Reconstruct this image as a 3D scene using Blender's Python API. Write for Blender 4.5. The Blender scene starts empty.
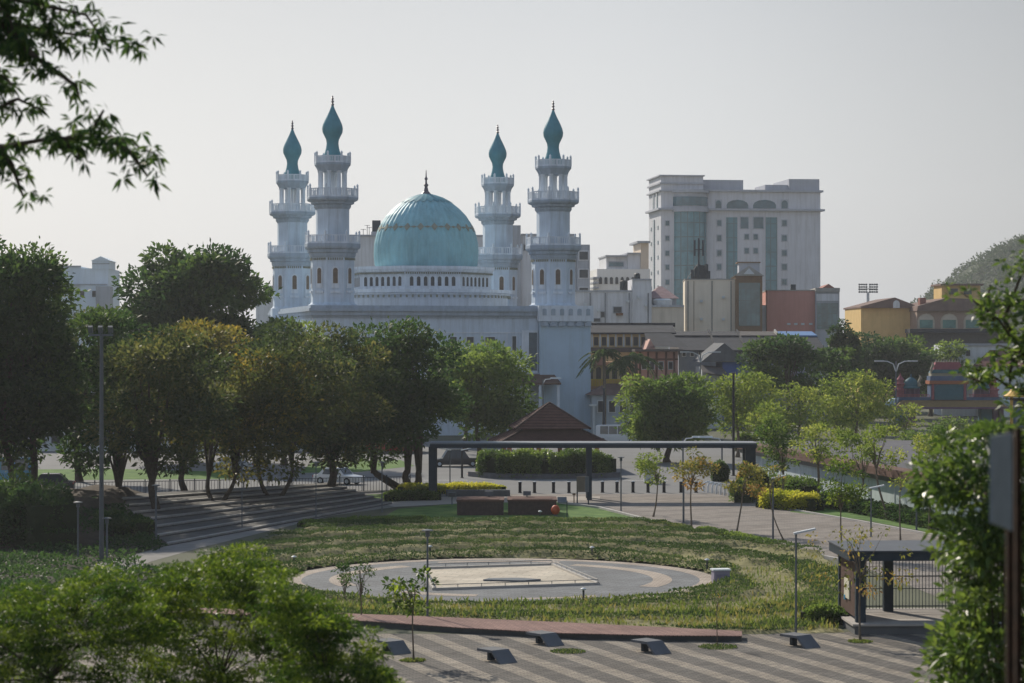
import bpy, math, random
import numpy as np
from mathutils import Vector, Matrix
from mathutils.geometry import tessellate_polygon

F = 2300.0; H = 12.5; HY = 341.5
PI = math.pi
sc = bpy.context.scene
COL = sc.collection
def G(px, py, z=0.0):
    d = (H - z) * F / (py - HY)
    return ((px - 512) / F * d, d)
def PX(px, d): return (px - 512) / F * d
def Z(py, d): return H + (HY - py) / F * d

# ------------------------------------------------------------------ materials
_M = {}
def mat(name, c, rough=0.8, var=0.12, scale=1.5, streak=0.0, bump=0.0, metal=0.0, c2=None, spec=0.12, sheen=0.0, bscale=None):
    if name in _M: return _M[name]
    m = bpy.data.materials.new(name); m.use_nodes = True
    nt = m.node_tree; N = nt.nodes; L = nt.links
    b = N['Principled BSDF']
    b.inputs['Roughness'].default_value = rough
    b.inputs['Metallic'].default_value = metal
    b.inputs['Specular IOR Level'].default_value = spec
    tc = N.new('ShaderNodeTexCoord')
    no = N.new('ShaderNodeTexNoise'); no.inputs['Scale'].default_value = scale; no.inputs['Detail'].default_value = 6
    no.inputs['Roughness'].default_value = 0.65
    L.new(tc.outputs['Object'], no.inputs['Vector'])
    rp = N.new('ShaderNodeValToRGB')
    lo = [x * (1 - var) for x in c]; hi = list(c2) if c2 else [min(1, x * (1 + var * .7)) for x in c]
    rp.color_ramp.elements[0].color = (*lo, 1); rp.color_ramp.elements[0].position = .32
    rp.color_ramp.elements[1].color = (*hi, 1); rp.color_ramp.elements[1].position = .68
    L.new(no.outputs['Fac'], rp.inputs['Fac'])
    out = rp.outputs['Color']
    if streak > 0:
        mp = N.new('ShaderNodeMapping'); mp.inputs['Scale'].default_value = (1.6, 1.6, 0.12)
        L.new(tc.outputs['Object'], mp.inputs['Vector'])
        n2 = N.new('ShaderNodeTexNoise'); n2.inputs['Scale'].default_value = 0.9; n2.inputs['Detail'].default_value = 8
        n2.inputs['Roughness'].default_value = .7
        L.new(mp.outputs['Vector'], n2.inputs['Vector'])
        r2 = N.new('ShaderNodeValToRGB')
        r2.color_ramp.elements[0].position = .45; r2.color_ramp.elements[0].color = (1, 1, 1, 1)
        r2.color_ramp.elements[1].position = .75; k = 1 - streak; r2.color_ramp.elements[1].color = (k, k * .99, k * .96, 1)
        L.new(n2.outputs['Fac'], r2.inputs['Fac'])
        mx = N.new('ShaderNodeMix'); mx.data_type = 'RGBA'; mx.blend_type = 'MULTIPLY'; mx.inputs['Factor'].default_value = 1
        L.new(out, mx.inputs['A']); L.new(r2.outputs['Color'], mx.inputs['B']); out = mx.outputs['Result']
    L.new(out, b.inputs['Base Color'])
    if bump > 0:
        nb = N.new('ShaderNodeTexNoise'); nb.inputs['Scale'].default_value = bscale or scale * 8; nb.inputs['Detail'].default_value = 4
        L.new(tc.outputs['Object'], nb.inputs['Vector'])
        bp = N.new('ShaderNodeBump'); bp.inputs['Strength'].default_value = bump; bp.inputs['Distance'].default_value = .05
        L.new(nb.outputs['Fac'], bp.inputs['Height']); L.new(bp.outputs['Normal'], b.inputs['Normal'])
    _M[name] = m; return m

def leafmat(name, cols, trans=0.35, rough=0.55, spec=.08):
    if name in _M: return _M[name]
    m = bpy.data.materials.new(name); m.use_nodes = True
    nt = m.node_tree; N = nt.nodes; L = nt.links
    b = N['Principled BSDF']; b.inputs['Roughness'].default_value = max(rough, .42); b.inputs['Specular IOR Level'].default_value = spec
    at = N.new('ShaderNodeAttribute'); at.attribute_name = 'tint'
    rp = N.new('ShaderNodeValToRGB'); cr = rp.color_ramp
    while len(cr.elements) < len(cols): cr.elements.new(.5)
    for i, c in enumerate(cols):
        cr.elements[i].position = i / (len(cols) - 1); cr.elements[i].color = (*c, 1)
    L.new(at.outputs['Fac'], rp.inputs['Fac'])
    L.new(rp.outputs['Color'], b.inputs['Base Color'])
    t = N.new('ShaderNodeBsdfTranslucent')
    hs = N.new('ShaderNodeHueSaturation'); hs.inputs['Value'].default_value = 2.3; hs.inputs['Saturation'].default_value = 1.05; hs.inputs['Hue'].default_value = .488
    L.new(rp.outputs['Color'], hs.inputs['Color']); L.new(hs.outputs['Color'], t.inputs['Color'])
    mx = N.new('ShaderNodeMixShader'); mx.inputs['Fac'].default_value = trans
    L.new(b.outputs['BSDF'], mx.inputs[1]); L.new(t.outputs['BSDF'], mx.inputs[2])
    L.new(mx.outputs['Shader'], N['Material Output'].inputs['Surface'])
    _M[name] = m; return m

def glassmat(name, c, rough=0.12, var=.35, grid=None):
    m = mat(name, c, rough, var, .35, spec=.8)
    if grid:
        nt = m.node_tree; N = nt.nodes; L = nt.links; b = N['Principled BSDF']
        src = b.inputs['Base Color'].links[0].from_socket
        tc = N.new('ShaderNodeTexCoord'); sp = N.new('ShaderNodeSeparateXYZ'); L.new(tc.outputs['Object'], sp.inputs[0])
        outs = []
        for ax, per in (('X', grid[0]), ('Z', grid[1])):
            a = N.new('ShaderNodeMath'); a.operation = 'PINGPONG'; a.inputs[1].default_value = per / 2
            L.new(sp.outputs[ax], a.inputs[0])
            g = N.new('ShaderNodeMath'); g.operation = 'LESS_THAN'; g.inputs[1].default_value = grid[2]
            L.new(a.outputs[0], g.inputs[0]); outs.append(g)
        mxm = N.new('ShaderNodeMath'); mxm.operation = 'MAXIMUM'; L.new(outs[0].outputs[0], mxm.inputs[0]); L.new(outs[1].outputs[0], mxm.inputs[1])
        mx = N.new('ShaderNodeMix'); mx.data_type = 'RGBA'
        L.new(mxm.outputs[0], mx.inputs['Factor']); L.new(src, mx.inputs['A']); mx.inputs['B'].default_value = (*[min(1, x * .5 + .02) for x in c], 1)
        L.new(mx.outputs['Result'], b.inputs['Base Color'])
    return m

def pavemat(name, c1, c2, mortar, bw, bh, rot=0, stripe=None, msize=.02):
    """brick paving; stripe=(period, duty, light colour, dark colour, angle)"""
    m = bpy.data.materials.new(name); m.use_nodes = True
    nt = m.node_tree; N = nt.nodes; L = nt.links
    b = N['Principled BSDF']; b.inputs['Roughness'].default_value = .9; b.inputs['Specular IOR Level'].default_value = .1
    tc = N.new('ShaderNodeTexCoord'); mp = N.new('ShaderNodeMapping'); mp.inputs['Rotation'].default_value = (0, 0, rot)
    L.new(tc.outputs['Object'], mp.inputs['Vector'])
    br = N.new('ShaderNodeTexBrick'); br.inputs['Scale'].default_value = 1
    br.inputs['Brick Width'].default_value = bw; br.inputs['Row Height'].default_value = bh; br.inputs['Mortar Size'].default_value = msize
    br.inputs['Color1'].default_value = (*c1, 1); br.inputs['Color2'].default_value = (*c2, 1); br.inputs['Mortar'].default_value = (*mortar, 1)
    L.new(mp.outputs['Vector'], br.inputs['Vector'])
    out = br.outputs['Color']
    if stripe:
        per, duty, cl, cd, ang = stripe
        m2 = N.new('ShaderNodeMapping'); m2.inputs['Rotation'].default_value = (0, 0, ang); L.new(tc.outputs['Object'], m2.inputs['Vector'])
        # wobble so edges read as laid stones
        sp = N.new('ShaderNodeSeparateXYZ'); L.new(m2.outputs['Vector'], sp.inputs[0])
        sn = N.new('ShaderNodeMath'); sn.operation = 'SNAP'; sn.inputs[1].default_value = .05; L.new(sp.outputs['X'], sn.inputs[0])
        wn = N.new('ShaderNodeMath'); wn.operation = 'MODULO'; wn.inputs[1].default_value = per
        ad = N.new('ShaderNodeMath'); ad.operation = 'ADD'; ad.inputs[1].default_value = per * 200; L.new(sn.outputs[0], ad.inputs[0]); L.new(ad.outputs[0], wn.inputs[0])
        lt = N.new('ShaderNodeMath'); lt.operation = 'LESS_THAN'; lt.inputs[1].default_value = per * duty; L.new(wn.outputs[0], lt.inputs[0])
        mc = N.new('ShaderNodeMix'); mc.data_type = 'RGBA'; L.new(lt.outputs[0], mc.inputs['Factor'])
        mc.inputs['A'].default_value = (*cd, 1); mc.inputs['B'].default_value = (*cl, 1)
        mm = N.new('ShaderNodeMix'); mm.data_type = 'RGBA'; mm.blend_type = 'MULTIPLY'; mm.inputs['Factor'].default_value = 1
        L.new(out, mm.inputs['A']); L.new(mc.outputs['Result'], mm.inputs['B']); out = mm.outputs['Result']
    no = N.new('ShaderNodeTexNoise'); no.inputs['Scale'].default_value = .35; no.inputs['Detail'].default_value = 9; no.inputs['Roughness'].default_value = .7
    L.new(tc.outputs['Object'], no.inputs['Vector'])
    r2 = N.new('ShaderNodeValToRGB'); r2.color_ramp.elements[0].position = .35; r2.color_ramp.elements[1].position = .7
    r2.color_ramp.elements[0].color = (.72, .7, .68, 1); r2.color_ramp.elements[1].color = (1.08, 1.07, 1.05, 1)
    L.new(no.outputs['Fac'], r2.inputs['Fac'])
    mx = N.new('ShaderNodeMix'); mx.data_type = 'RGBA'; mx.blend_type = 'MULTIPLY'; mx.inputs['Factor'].default_value = 1
    L.new(out, mx.inputs['A']); L.new(r2.outputs['Color'], mx.inputs['B'])
    L.new(mx.outputs['Result'], b.inputs['Base Color'])
    _M[name] = m; return m

# ------------------------------------------------------------------ mesh building
class MB:
    def __init__(s): s.v = []; s.f = []; s.M = None
    def add(s, vs, fs):
        n = len(s.v)
        if s.M is not None: vs = [tuple(s.M @ Vector(v)) for v in vs]
        s.v += [tuple(v) for v in vs]; s.f += [tuple(i + n for i in f) for f in fs]; return s
    def box(s, x0, y0, z0, x1, y1, z1):
        if x1 < x0: x0, x1 = x1, x0
        if y1 < y0: y0, y1 = y1, y0
        if z1 < z0: z0, z1 = z1, z0
        return s.add([(x0,y0,z0),(x1,y0,z0),(x1,y1,z0),(x0,y1,z0),(x0,y0,z1),(x1,y0,z1),(x1,y1,z1),(x0,y1,z1)],
              [(0,3,2,1),(4,5,6,7),(0,1,5,4),(1,2,6,5),(2,3,7,6),(3,0,4,7)])
    def prism(s, poly, z0, z1):
        n = len(poly)
        tri = tessellate_polygon([[Vector((p[0], p[1], 0)) for p in poly]])
        vs = [(p[0], p[1], z0) for p in poly] + [(p[0], p[1], z1) for p in poly]
        fs = [tuple(t) for t in tri] + [tuple(i + n for i in t) for t in tri]
        fs += [(i, (i + 1) % n, n + (i + 1) % n, n + i) for i in range(n)]
        return s.add(vs, fs)
    def xz(s, poly, y0, y1):           # polygon in x,z extruded along y
        n = len(poly)
        tri = tessellate_polygon([[Vector((p[0], p[1], 0)) for p in poly]])
        vs = [(p[0], y0, p[1]) for p in poly] + [(p[0], y1, p[1]) for p in poly]
        fs = [tuple(t) for t in tri] + [tuple(i + n for i in t) for t in tri]
        fs += [(i, (i + 1) % n, n + (i + 1) % n, n + i) for i in range(n)]
        return s.add(vs, fs)
    def lathe(s, prof, seg=16, cx=0, cy=0, rot=0, cap=True):
        vs = []; fs = []
        for r, z in prof:
            for k in range(seg):
                a = rot + 2 * PI * k / seg; vs.append((cx + r * math.cos(a), cy + r * math.sin(a), z))
        for j in range(len(prof) - 1):
            for k in range(seg):
                a = j * seg + k; b = j * seg + (k + 1) % seg; fs.append((a, b, b + seg, a + seg))
        if cap:
            fs.append(tuple(range(seg - 1, -1, -1))); m = (len(prof) - 1) * seg; fs.append(tuple(m + k for k in range(seg)))
        return s.add(vs, fs)
    def tube(s, pts, radii, seg=7):
        if not hasattr(radii, '__len__'): radii = [radii] * len(pts)
        P = [Vector(p) for p in pts]; vs = []; fs = []
        ref = Vector((0.31, 0.95, 0.05))
        for i, p in enumerate(P):
            t = (P[min(i + 1, len(P) - 1)] - P[max(i - 1, 0)])
            if t.length < 1e-6: t = Vector((0, 0, 1))
            t.normalize(); a = t.cross(ref)
            if a.length < .05: a = t.cross(Vector((1, 0, 0)))
            a.normalize(); b = t.cross(a)
            for k in range(seg):
                q = 2 * PI * k / seg; vs.append(tuple(p + (a * math.cos(q) + b * math.sin(q)) * radii[i]))
        for j in range(len(P) - 1):
            for k in range(seg):
                a = j * seg + k; b = j * seg + (k + 1) % seg; fs.append((a, b, b + seg, a + seg))
        fs.append(tuple(range(seg - 1, -1, -1))); m = (len(P) - 1) * seg; fs.append(tuple(m + k for k in range(seg)))
        return s.add(vs, fs)
    def arch(s, u, z0, w, h, y0, y1, n=6, flat=1.0):   # arched panel standing in x,z
        r = w / 2; hs = max(h - r * flat, .01)
        p = [(u - r, z0), (u + r, z0), (u + r, z0 + hs)]
        for i in range(1, n): a = PI * i / n; p.append((u + r * math.cos(a), z0 + hs + r * flat * math.sin(a)))
        p.append((u - r, z0 + hs)); return s.xz(p, y0, y1)
    def build(s, name, m, parent=None, smooth=False, bevel=0):
        me = bpy.data.meshes.new(name); me.from_pydata(s.v, [], s.f)
        me.validate(); me.update()
        import bmesh
        bm = bmesh.new(); bm.from_mesh(me); bmesh.ops.recalc_face_normals(bm, faces=bm.faces); bm.to_mesh(me); bm.free()
        o = bpy.data.objects.new(name, me); COL.objects.link(o); me.materials.append(m)
        if smooth:
            for p in me.polygons: p.use_smooth = True
            me.set_sharp_from_angle(angle=math.radians(40))
        if parent is not None: o.parent = parent
        if bevel:
            bv = o.modifiers.new('b', 'BEVEL'); bv.width = bevel; bv.segments = 2; bv.limit_method = 'ANGLE'
        return o

def tag(o, label=None, cat=None, group=None, kind=None):
    if label: o['label'] = label
    if cat: o['category'] = cat
    if group: o['group'] = group
    if kind: o['kind'] = kind
    return o
def thing(name, label, cat, x=0, y=0, z=0, rz=0, group=None):
    o = bpy.data.objects.new(name, None); COL.objects.link(o); o.empty_display_size = .3
    o.location = (x, y, z); o.rotation_euler = (0, 0, rz)
    return tag(o, label, cat, group)
def clone(root, label=None, x=None, y=None, z=None, rz=None, scale=None, group=None, parent=None):
    r = root.copy(); COL.objects.link(r)
    if parent is not None: r.parent = parent
    if x is not None: r.location = (x, y, z or 0)
    if rz is not None: r.rotation_euler = (0, 0, rz)
    if scale is not None: r.scale = scale if hasattr(scale, '__len__') else (scale,) * 3
    if label: r['label'] = label
    if group: r['group'] = group
    for ch in list(root.children):
        clone(ch, parent=r)
    return r

def sheet(name, pts, z, m, kind='structure', world=False):
    P = pts if world else [G(*p) for p in pts]
    mb = MB(); tri = tessellate_polygon([[Vector((p[0], p[1], 0)) for p in P]])
    mb.add([(p[0], p[1], z) for p in P], [tuple(t) for t in tri])
    o = mb.build(name, m)
    if o.data.polygons and o.data.polygons[0].normal.z < 0: o.data.flip_normals()
    if kind: o['kind'] = kind
    return o

# leaves ------------------------------------------------------------------
def leaf_object(name, P, D, size, tint, m, parent=None, width=.45, rng=None, fold=True):
    """P (n,3) bases, D (n,3) unit directions, size (n,), tint (n,)"""
    n = len(P); rng = rng or np.random.default_rng(1)
    R = rng.normal(size=(n, 3)); S = np.cross(D, R); S /= (np.linalg.norm(S, axis=1, keepdims=True) + 1e-9)
    s = size[:, None]
    V = np.empty((n, 4, 3)); V[:, 0] = P; V[:, 1] = P + D * s * .45 + S * s * width * .5; V[:, 2] = P + D * s; V[:, 3] = P + D * s * .45 - S * s * width * .5
    if fold:
        V[:, 2, 2] -= size * .15
    me = bpy.data.meshes.new(name)
    me.vertices.add(n * 4); me.vertices.foreach_set('co', V.reshape(-1).astype(np.float32))
    me.loops.add(n * 4); me.loops.foreach_set('vertex_index', np.arange(n * 4, dtype=np.int32))
    me.polygons.add(n); me.polygons.foreach_set('loop_start', (np.arange(n) * 4).astype(np.int32))
    me.polygons.foreach_set('loop_total', np.full(n, 4, dtype=np.int32))
    me.update(calc_edges=True)
    a = me.attributes.new('tint', 'FLOAT', 'FACE'); a.data.foreach_set('value', np.clip(tint, 0, 1).astype(np.float32))
    me.materials.append(m)
    o = bpy.data.objects.new(name, me); COL.objects.link(o)
    if parent is not None: o.parent = parent
    return o

def blob_leaves(rng, blobs, dens, lsize, zup=.35, droop=0.0, toptint=.0):
    Ps, Ds, Ss, Ts = [], [], [], []
    for (cx, cy, cz, rx, ry, rz) in blobs:
        n = max(12, int(dens * (rx * ry + rx * rz + ry * rz) / 3))
        v = rng.normal(size=(n, 3)); v /= np.linalg.norm(v, axis=1, keepdims=True)
        r = rng.uniform(.6, 1.0, n) ** .6 * (1 + .18 * rng.normal(size=n))
        P = v * r[:, None] * np.array([rx, ry, rz]) + np.array([cx, cy, cz])
        D = v * .8 + rng.normal(size=(n, 3)) * .6; D[:, 2] += zup - droop * 1.6
        D /= np.linalg.norm(D, axis=1, keepdims=True)
        Ps.append(P); Ds.append(D); Ss.append(lsize * rng.uniform(.6, 1.35, n))
        Ts.append(np.clip(rng.uniform(.08, .80) + rng.normal(size=n) * .13, 0, 1))
    return [np.concatenate(a) for a in (Ps, Ds, Ss, Ts)]

def auto_blobs(rng, c, R, nb, br):
    out = []
    for i in range(nb):
        v = rng.normal(size=3); v /= np.linalg.norm(v); r = rng.uniform(.3, 1.0) ** .6
        k = br * rng.uniform(.5, 1.45) * (1.15 - .4 * r)
        out.append((c[0] + v[0] * R[0] * r, c[1] + v[1] * R[1] * r, c[2] + v[2] * R[2] * r, k * 1.15, k * 1.15, k * rng.uniform(.5, .75)))
    return out

def tree(name, label, x, y, z0, cc, R, m, bark, nb=38, br=None, dens=60, ls=.4, seed=0, group=None, cat='tree', fork=None,
         trunk_r=.28, zbase=0, split=.35, extra=(), droop=0., lean=0., yellow=None):
    """crown centre cc (relative x,y and height), radii R; z0 = height where limbs begin"""
    rng = np.random.default_rng(seed); rnd = random.Random(seed)
    t = thing(name, label, cat, x, y, zbase, 0, group)
    br = br or min(R[0], R[2]) * .36
    blobs = auto_blobs(rng, cc, R, int(nb * .8), br) + list(extra)
    P, D, S, T = blob_leaves(rng, blobs, dens * (2.5 if R[0] > 1.5 else 3.6), ls * 1.05, droop=droop)
    keep = P[:, 2] > .1; P, D, S, T = P[keep], D[keep], S[keep], T[keep]
    leaf_object('crown', P, D, S, T, m, t, rng=rng)
    mb = MB()
    stems = fork or [(0, 0)]
    for si, (fx, fy) in enumerate(stems):
        pts = []; n = 6
        for i in range(n + 1):
            k = i / n
            pts.append((fx * math.sin(k * PI / 2) + .12 * trunk_r * 4 * math.sin(k * 5 + seed + si), fy * k + .1 * math.cos(k * 4 + seed), z0 * k))
        rr = [trunk_r * (1.35 - .35 * min(1, i * 1.5)) * (1 - .35 * i / n) * (1 if len(stems) == 1 else .75) for i in range(n + 1)]
        rr[0] = trunk_r * 1.45
        mb.tube(pts, rr, 8)
        top = Vector(pts[-1])
        tg = sorted(blobs[:nb], key=lambda b: (b[0] - top.x) ** 2 + (b[1] - top.y) ** 2 + rnd.random() * R[0])[:max(5, 12 // len(stems))]
        for b in tg:
            e = Vector(b[:3]); mid = top.lerp(e, .5) + Vector((rnd.uniform(-.3, .3), rnd.uniform(-.3, .3), rnd.uniform(0, .5)))
            mb.tube([top - Vector((0, 0, .25)), top.lerp(mid, .5) + Vector((0, 0, .15)), mid, e], [trunk_r * .5, trunk_r * .38, trunk_r * .26, trunk_r * .08], 5)
    mb.build('trunk', bark, t, smooth=True)
    return t
def tree_px(name, label, px, D, box, m, bark, seed, z_split_py=None, group=None, ry=None, **kw):
    x0, x1, y0, y1 = box; s = D / F
    x = PX(px, D); cx = PX((x0 + x1) / 2, D) - x
    zc = (Z(y0, D) + Z(y1, D)) / 2; rz = (Z(y0, D) - Z(y1, D)) / 2; rx = (x1 - x0) / 2 * s
    br = kw.pop('br', None) or min(rx, rz) * .34
    R = (max(rx - br * .45, .3), max((ry or rx) - br * .5, .3), max(rz - br * .3, .3))
    z0 = Z(z_split_py, D) if z_split_py else max(1.2, zc - rz * .6)
    return tree(name, label, x, D, z0, (cx, 0, zc), R, m, bark, br=br, seed=seed, group=group, **kw)

# ------------------------------------------------------------------ palette
bark = mat('bark_dark', (.07, .055, .042), .95, .4, 6, bump=.6)
barkl = mat('bark_pale', (.16, .13, .10), .95, .3, 6, bump=.5)
L_dark = leafmat('leaf_dark', [(.016, .038, .014), (.030, .062, .018), (.065, .105, .024)], .42)
L_brown = leafmat('leaf_olive_brown', [(.022, .040, .015), (.045, .064, .020), (.11, .11, .034)], .42)
L_yel = leafmat('leaf_yellowing', [(.03, .045, .014), (.07, .08, .02), (.21, .165, .03)], .45)
L_mid = leafmat('leaf_mid', [(.032, .066, .016), (.07, .118, .027), (.14, .19, .042)], .42)
L_lite = leafmat('leaf_light', [(.06, .10, .02), (.13, .18, .035), (.24, .26, .06)], .4)
L_spr = leafmat('leaf_spring', [(.015, .038, .009), (.05, .09, .013), (.165, .22, .032)], .42, .45)
L_bush = leafmat('leaf_glossy', [(.028, .058, .014), (.065, .11, .022), (.16, .22, .045)], .35, .42, .35)
L_red = leafmat('leaf_reddish', [(.06, .08, .02), (.15, .15, .035), (.30, .17, .06)], .4)
L_ybush = leafmat('leaf_yellow_shrub', [(.12, .16, .02), (.30, .32, .04), (.46, .43, .07)], .4)
L_hill = leafmat('leaf_hill', [(.02, .04, .02), (.04, .07, .03), (.07, .10, .04)], .2)
L_grass = leafmat('leaf_groundcover', [(.022, .046, .015), (.062, .098, .030), (.20, .205, .075)], .3)
L_grassy = leafmat('leaf_dry_grass', [(.045, .085, .018), (.11, .15, .035), (.22, .19, .06)], .3)
white = mat('white_paint', (.62, .66, .68), .7, .07, .8, streak=.22)
mosq = mat('mosque_pale_blue_paint', (.55, .64, .74), .7, .07, .5, streak=.28, bump=.05)
mosq_w = mat('mosque_white_trim', (.66, .72, .79), .7, .08, .8, streak=.32)
mosq_g = mat('mosque_grey_cornice', (.36, .43, .51), .75, .1, .8, streak=.3)
dark = mat('dark_opening', (.035, .045, .055), .35, .3, 2, spec=.5)
pane_b = mat('pane_brown', (.16, .12, .09), .4, .25, 2)
metal_d = mat('metal_charcoal_blue', (.028, .042, .058), .5, .15, 3)
metal_g = mat('metal_grey_paint', (.12, .135, .15), .5, .12, 3)
metal_w = mat('metal_pale', (.55, .58, .6), .45, .08, 3)
concrete = mat('concrete', (.34, .33, .31), .9, .15, 1.2, streak=.15, bump=.2)
stone_l = mat('pale_stone', (.45, .42, .38), .9, .12, 1.5, bump=.1)
asphalt = mat('asphalt_road', (.20, .195, .19), .9, .14, .5, bump=.2)

# ================================================================== SETTING
gm = mat('ground_earth', (.10, .105, .07), .95, .25, .05, bump=.3, bscale=2)
sheet('ground', [(-2600, 66), (2600, 66), (2600, 5200), (-2600, 5200)], 0, gm, world=True)
# slope the viewpoint stands on, falling to the plaza
def slope_z(y): 
    pts = [(-60, 10.3), (4, 10.3), (10, 9.0), (30, 5.9), (55, 2.2), (68, .35), (72, -.02)]
    for (a, za), (b, zb) in zip(pts, pts[1:]):
        if y <= b: return za + (zb - za) * max(0, (y - a)) / (b - a)
    return 0
mb = MB(); nx, ny = 60, 66
for j in range(ny + 1):
    for i in range(nx + 1):
        x = -75 + 150 * i / nx; y = -60 + 132 * j / ny
        mb.v.append((x, y, slope_z(y) + (.12 * math.sin(x * .7 + y * .3) + .1 * math.sin(x * .23 - y * .5)) * (1 if y < 64 else 0)))
for j in range(ny):
    for i in range(nx): a = j * (nx + 1) + i; mb.f.append((a, a + 1, a + nx + 2, a + nx + 1))
o = mb.build('grassy_slope', mat('slope_grass', (.06, .085, .025), .95, .4, 1.2, bump=.5, c2=(.12, .12, .05)), smooth=True); o['kind'] = 'structure'

plz = pavemat('plaza_paving', (1.05, 1.03, 1.0), (.66, .67, .68), (.4, .4, .4), .4, .2, math.radians(-20), (1.65, .42, (.335, .30, .255), (.165, .155, .145), math.radians(-20)))
sheet('plaza', [(-17, 70), (34, 70), (34, 104.5), (22, 104.5), (13.8, 98.5), (8, 98.3), (-17, 98.3)], .004, plz, world=True)
road_m = mat('street_asphalt', (.165, .165, .165), .9, .12, .15, bump=.15, bscale=3)
sheet('street', [(-260, 503), (-260, 449), (200, 444), (500, 440), (860, 452), (1200, 470), (1200, 500), (770, 498), (560, 498), (400, 500), (100, 505)], .004, road_m)
prom = pavemat('promenade_paving', (.29, .26, .235), (.22, .20, .185), (.16, .15, .14), .6, .3, math.radians(25), (3.6, .72, (1.0, 1.0, 1.0), (.86, .86, .87), math.radians(62)))
sheet('promenade', [(470, 503), (480, 494.5), (735, 493.5), (770, 505), (860, 521), (940, 536), (1100, 556), (1150, 630), (960, 606), (850, 562), (760, 545), (700, 531), (650, 521), (600, 508), (560, 503)], .008, prom)
sheet('pavement', [(395, 507), (380, 503), (430, 497), (600, 496.5), (600, 500), (470, 503)], .012, mat('pavement_beige', (.34, .31, .28), .9, .12, .6))
sheet('path', [(100, 590), (150, 562), (200, 548), (330, 516), (410, 505), (400, 502), (330, 509), (190, 540), (90, 566)], .01, mat('path_pale', (.20, .19, .18), .9, .2, .6))
lawn_m = mat('lawn_green', (.055, .13, .03), .95, .25, .7, bump=.5, bscale=14, c2=(.12, .20, .05))
sheet('lawn', [(375, 522), (398, 509), (460, 503.5), (560, 502), (600, 508), (650, 520.5), (640, 524)], .016, lawn_m)
sheet('lawn', [(790, 512), (800, 503), (840, 500), (940, 520), (1060, 540), (1060, 551), (940, 534.5), (860, 519.5)], .012, lawn_m)
sheet('lawn', [(300, 473), (312, 462), (400, 460), (415, 466), (360, 472)], .012, lawn_m)
sheet('lawn', [(-60, 481), (-60, 470), (120, 469), (235, 472), (240, 479)], .012, lawn_m)
sheet('lawn', [(110, 506), (330, 497), (425, 491.5), (430, 499), (380, 503), (330, 499.5), (240, 503), (112, 512)], .012, lawn_m)
sheet('brick_paving_patch', [(466, 475), (487, 468.5), (499, 472), (490, 476.5)], .09, mat('pink_brick', (.36, .22, .18), .9, .15, 2))
# white lane markings in the street
mb = MB()
for k in range(-3, 14):
    x = -62 + k * 9.0; y = 207 - .02 * x; mb.box(x, y, .008, x + 4, y + .18, .0085)
o = mb.build('road_marking', mat('road_white', (.7, .7, .68), .8, .1)); o['kind'] = 'structure'

# ---- circular plaza
CX, CY = -.6, 121.0
def ring(r0, r1, a0, a1, z, n=72):
    mb = MB(); 
    for i in range(n + 1):
        a = a0 + (a1 - a0) * i / n
        mb.v.append((CX + r0 * math.cos(a), CY + r0 * math.sin(a), z)); mb.v.append((CX + r1 * math.cos(a), CY + r1 * math.sin(a), z))
    for i in range(n): mb.f.append((2 * i, 2 * i + 1, 2 * i + 3, 2 * i + 2))
    return mb
grey_pave = pavemat('circle_grey_paving', (.215, .225, .235), (.17, .18, .19), (.12, .125, .13), .6, .3, .3)
beige_pave = pavemat('circle_beige_paving', (.47, .40, .34), (.38, .33, .28), (.25, .22, .19), .4, .2, .2)
CR = 11.4
o = sheet('round_plaza', [(CX + (CR - .9) * math.cos(a * PI / 48), CY + (CR - .9) * math.sin(a * PI / 48)) for a in range(96)], .02, grey_pave, world=True)
o = ring(CR - .95, CR, 0, 2 * PI, .024).build('paving_ring', beige_pave); o['kind'] = 'structure'
for r0, r1, a0, a1 in ((8.0, 9.0, -28, 62), (8.0, 9.0, 128, 205), (9.3, 9.9, 70, 112), (7.6, 8.5, 232, 262), (9.2, 9.7, 275, 300)):
    o = ring(r0, r1, math.radians(a0), math.radians(a1), .028).build('paving_band', beige_pave); o['kind'] = 'structure'
# raised rim kerb
# rectangular court with rails
q = [G(424, 569.5), G(552, 565.5), G(598, 585), G(434, 590.5)]
court = thing('paved_court', 'pale weathered rectangular court inside the circular plaza, edged by low rails', 'court')
inner = sheet('floor_slab', q, .034, pavemat('court_pale', (.56, .50, .41), (.46, .42, .35), (.30, .27, .23), 1.2, .6, .25), kind=None, world=True); inner.parent = court
for i in range(4):
    a = Vector((*q[i], 0)); b = Vector((*q[(i + 1) % 4], 0)); d = (b - a); L_ = d.length; ang = math.atan2(d.y, d.x)
    mb = MB(); mb.M = Matrix.Translation(a) @ Matrix.Rotation(ang, 4, 'Z'); mb.box(-.08, -.1, .0, L_ + .06 * (i % 2), .1, .14)
    mb.build('kerb', stone_l, court)
    mb = MB(); mb.M = Matrix.Translation(a) @ Matrix.Rotation(ang, 4, 'Z')
    n = int(L_ / 1.1)
    for k in range(n + 1): mb.box(L_ * k / n - .015, -.015, .14, L_ * k / n + .015, .015, .27)
    mb.box(0, -.015, .27, L_, .015, .30); mb.build('rail', metal_g if i != 1 else stone_l, court)
mb = MB(); mb.prism([(-1.5, 119.7), (.6, 119.2), (1.5, 119.9), (.3, 120.6), (-1.2, 120.4)], .036, .12)
tag(mb.build('stone_slab', metal_g), 'flat dark slab lying near the front of the pale court', 'slab')

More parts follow.
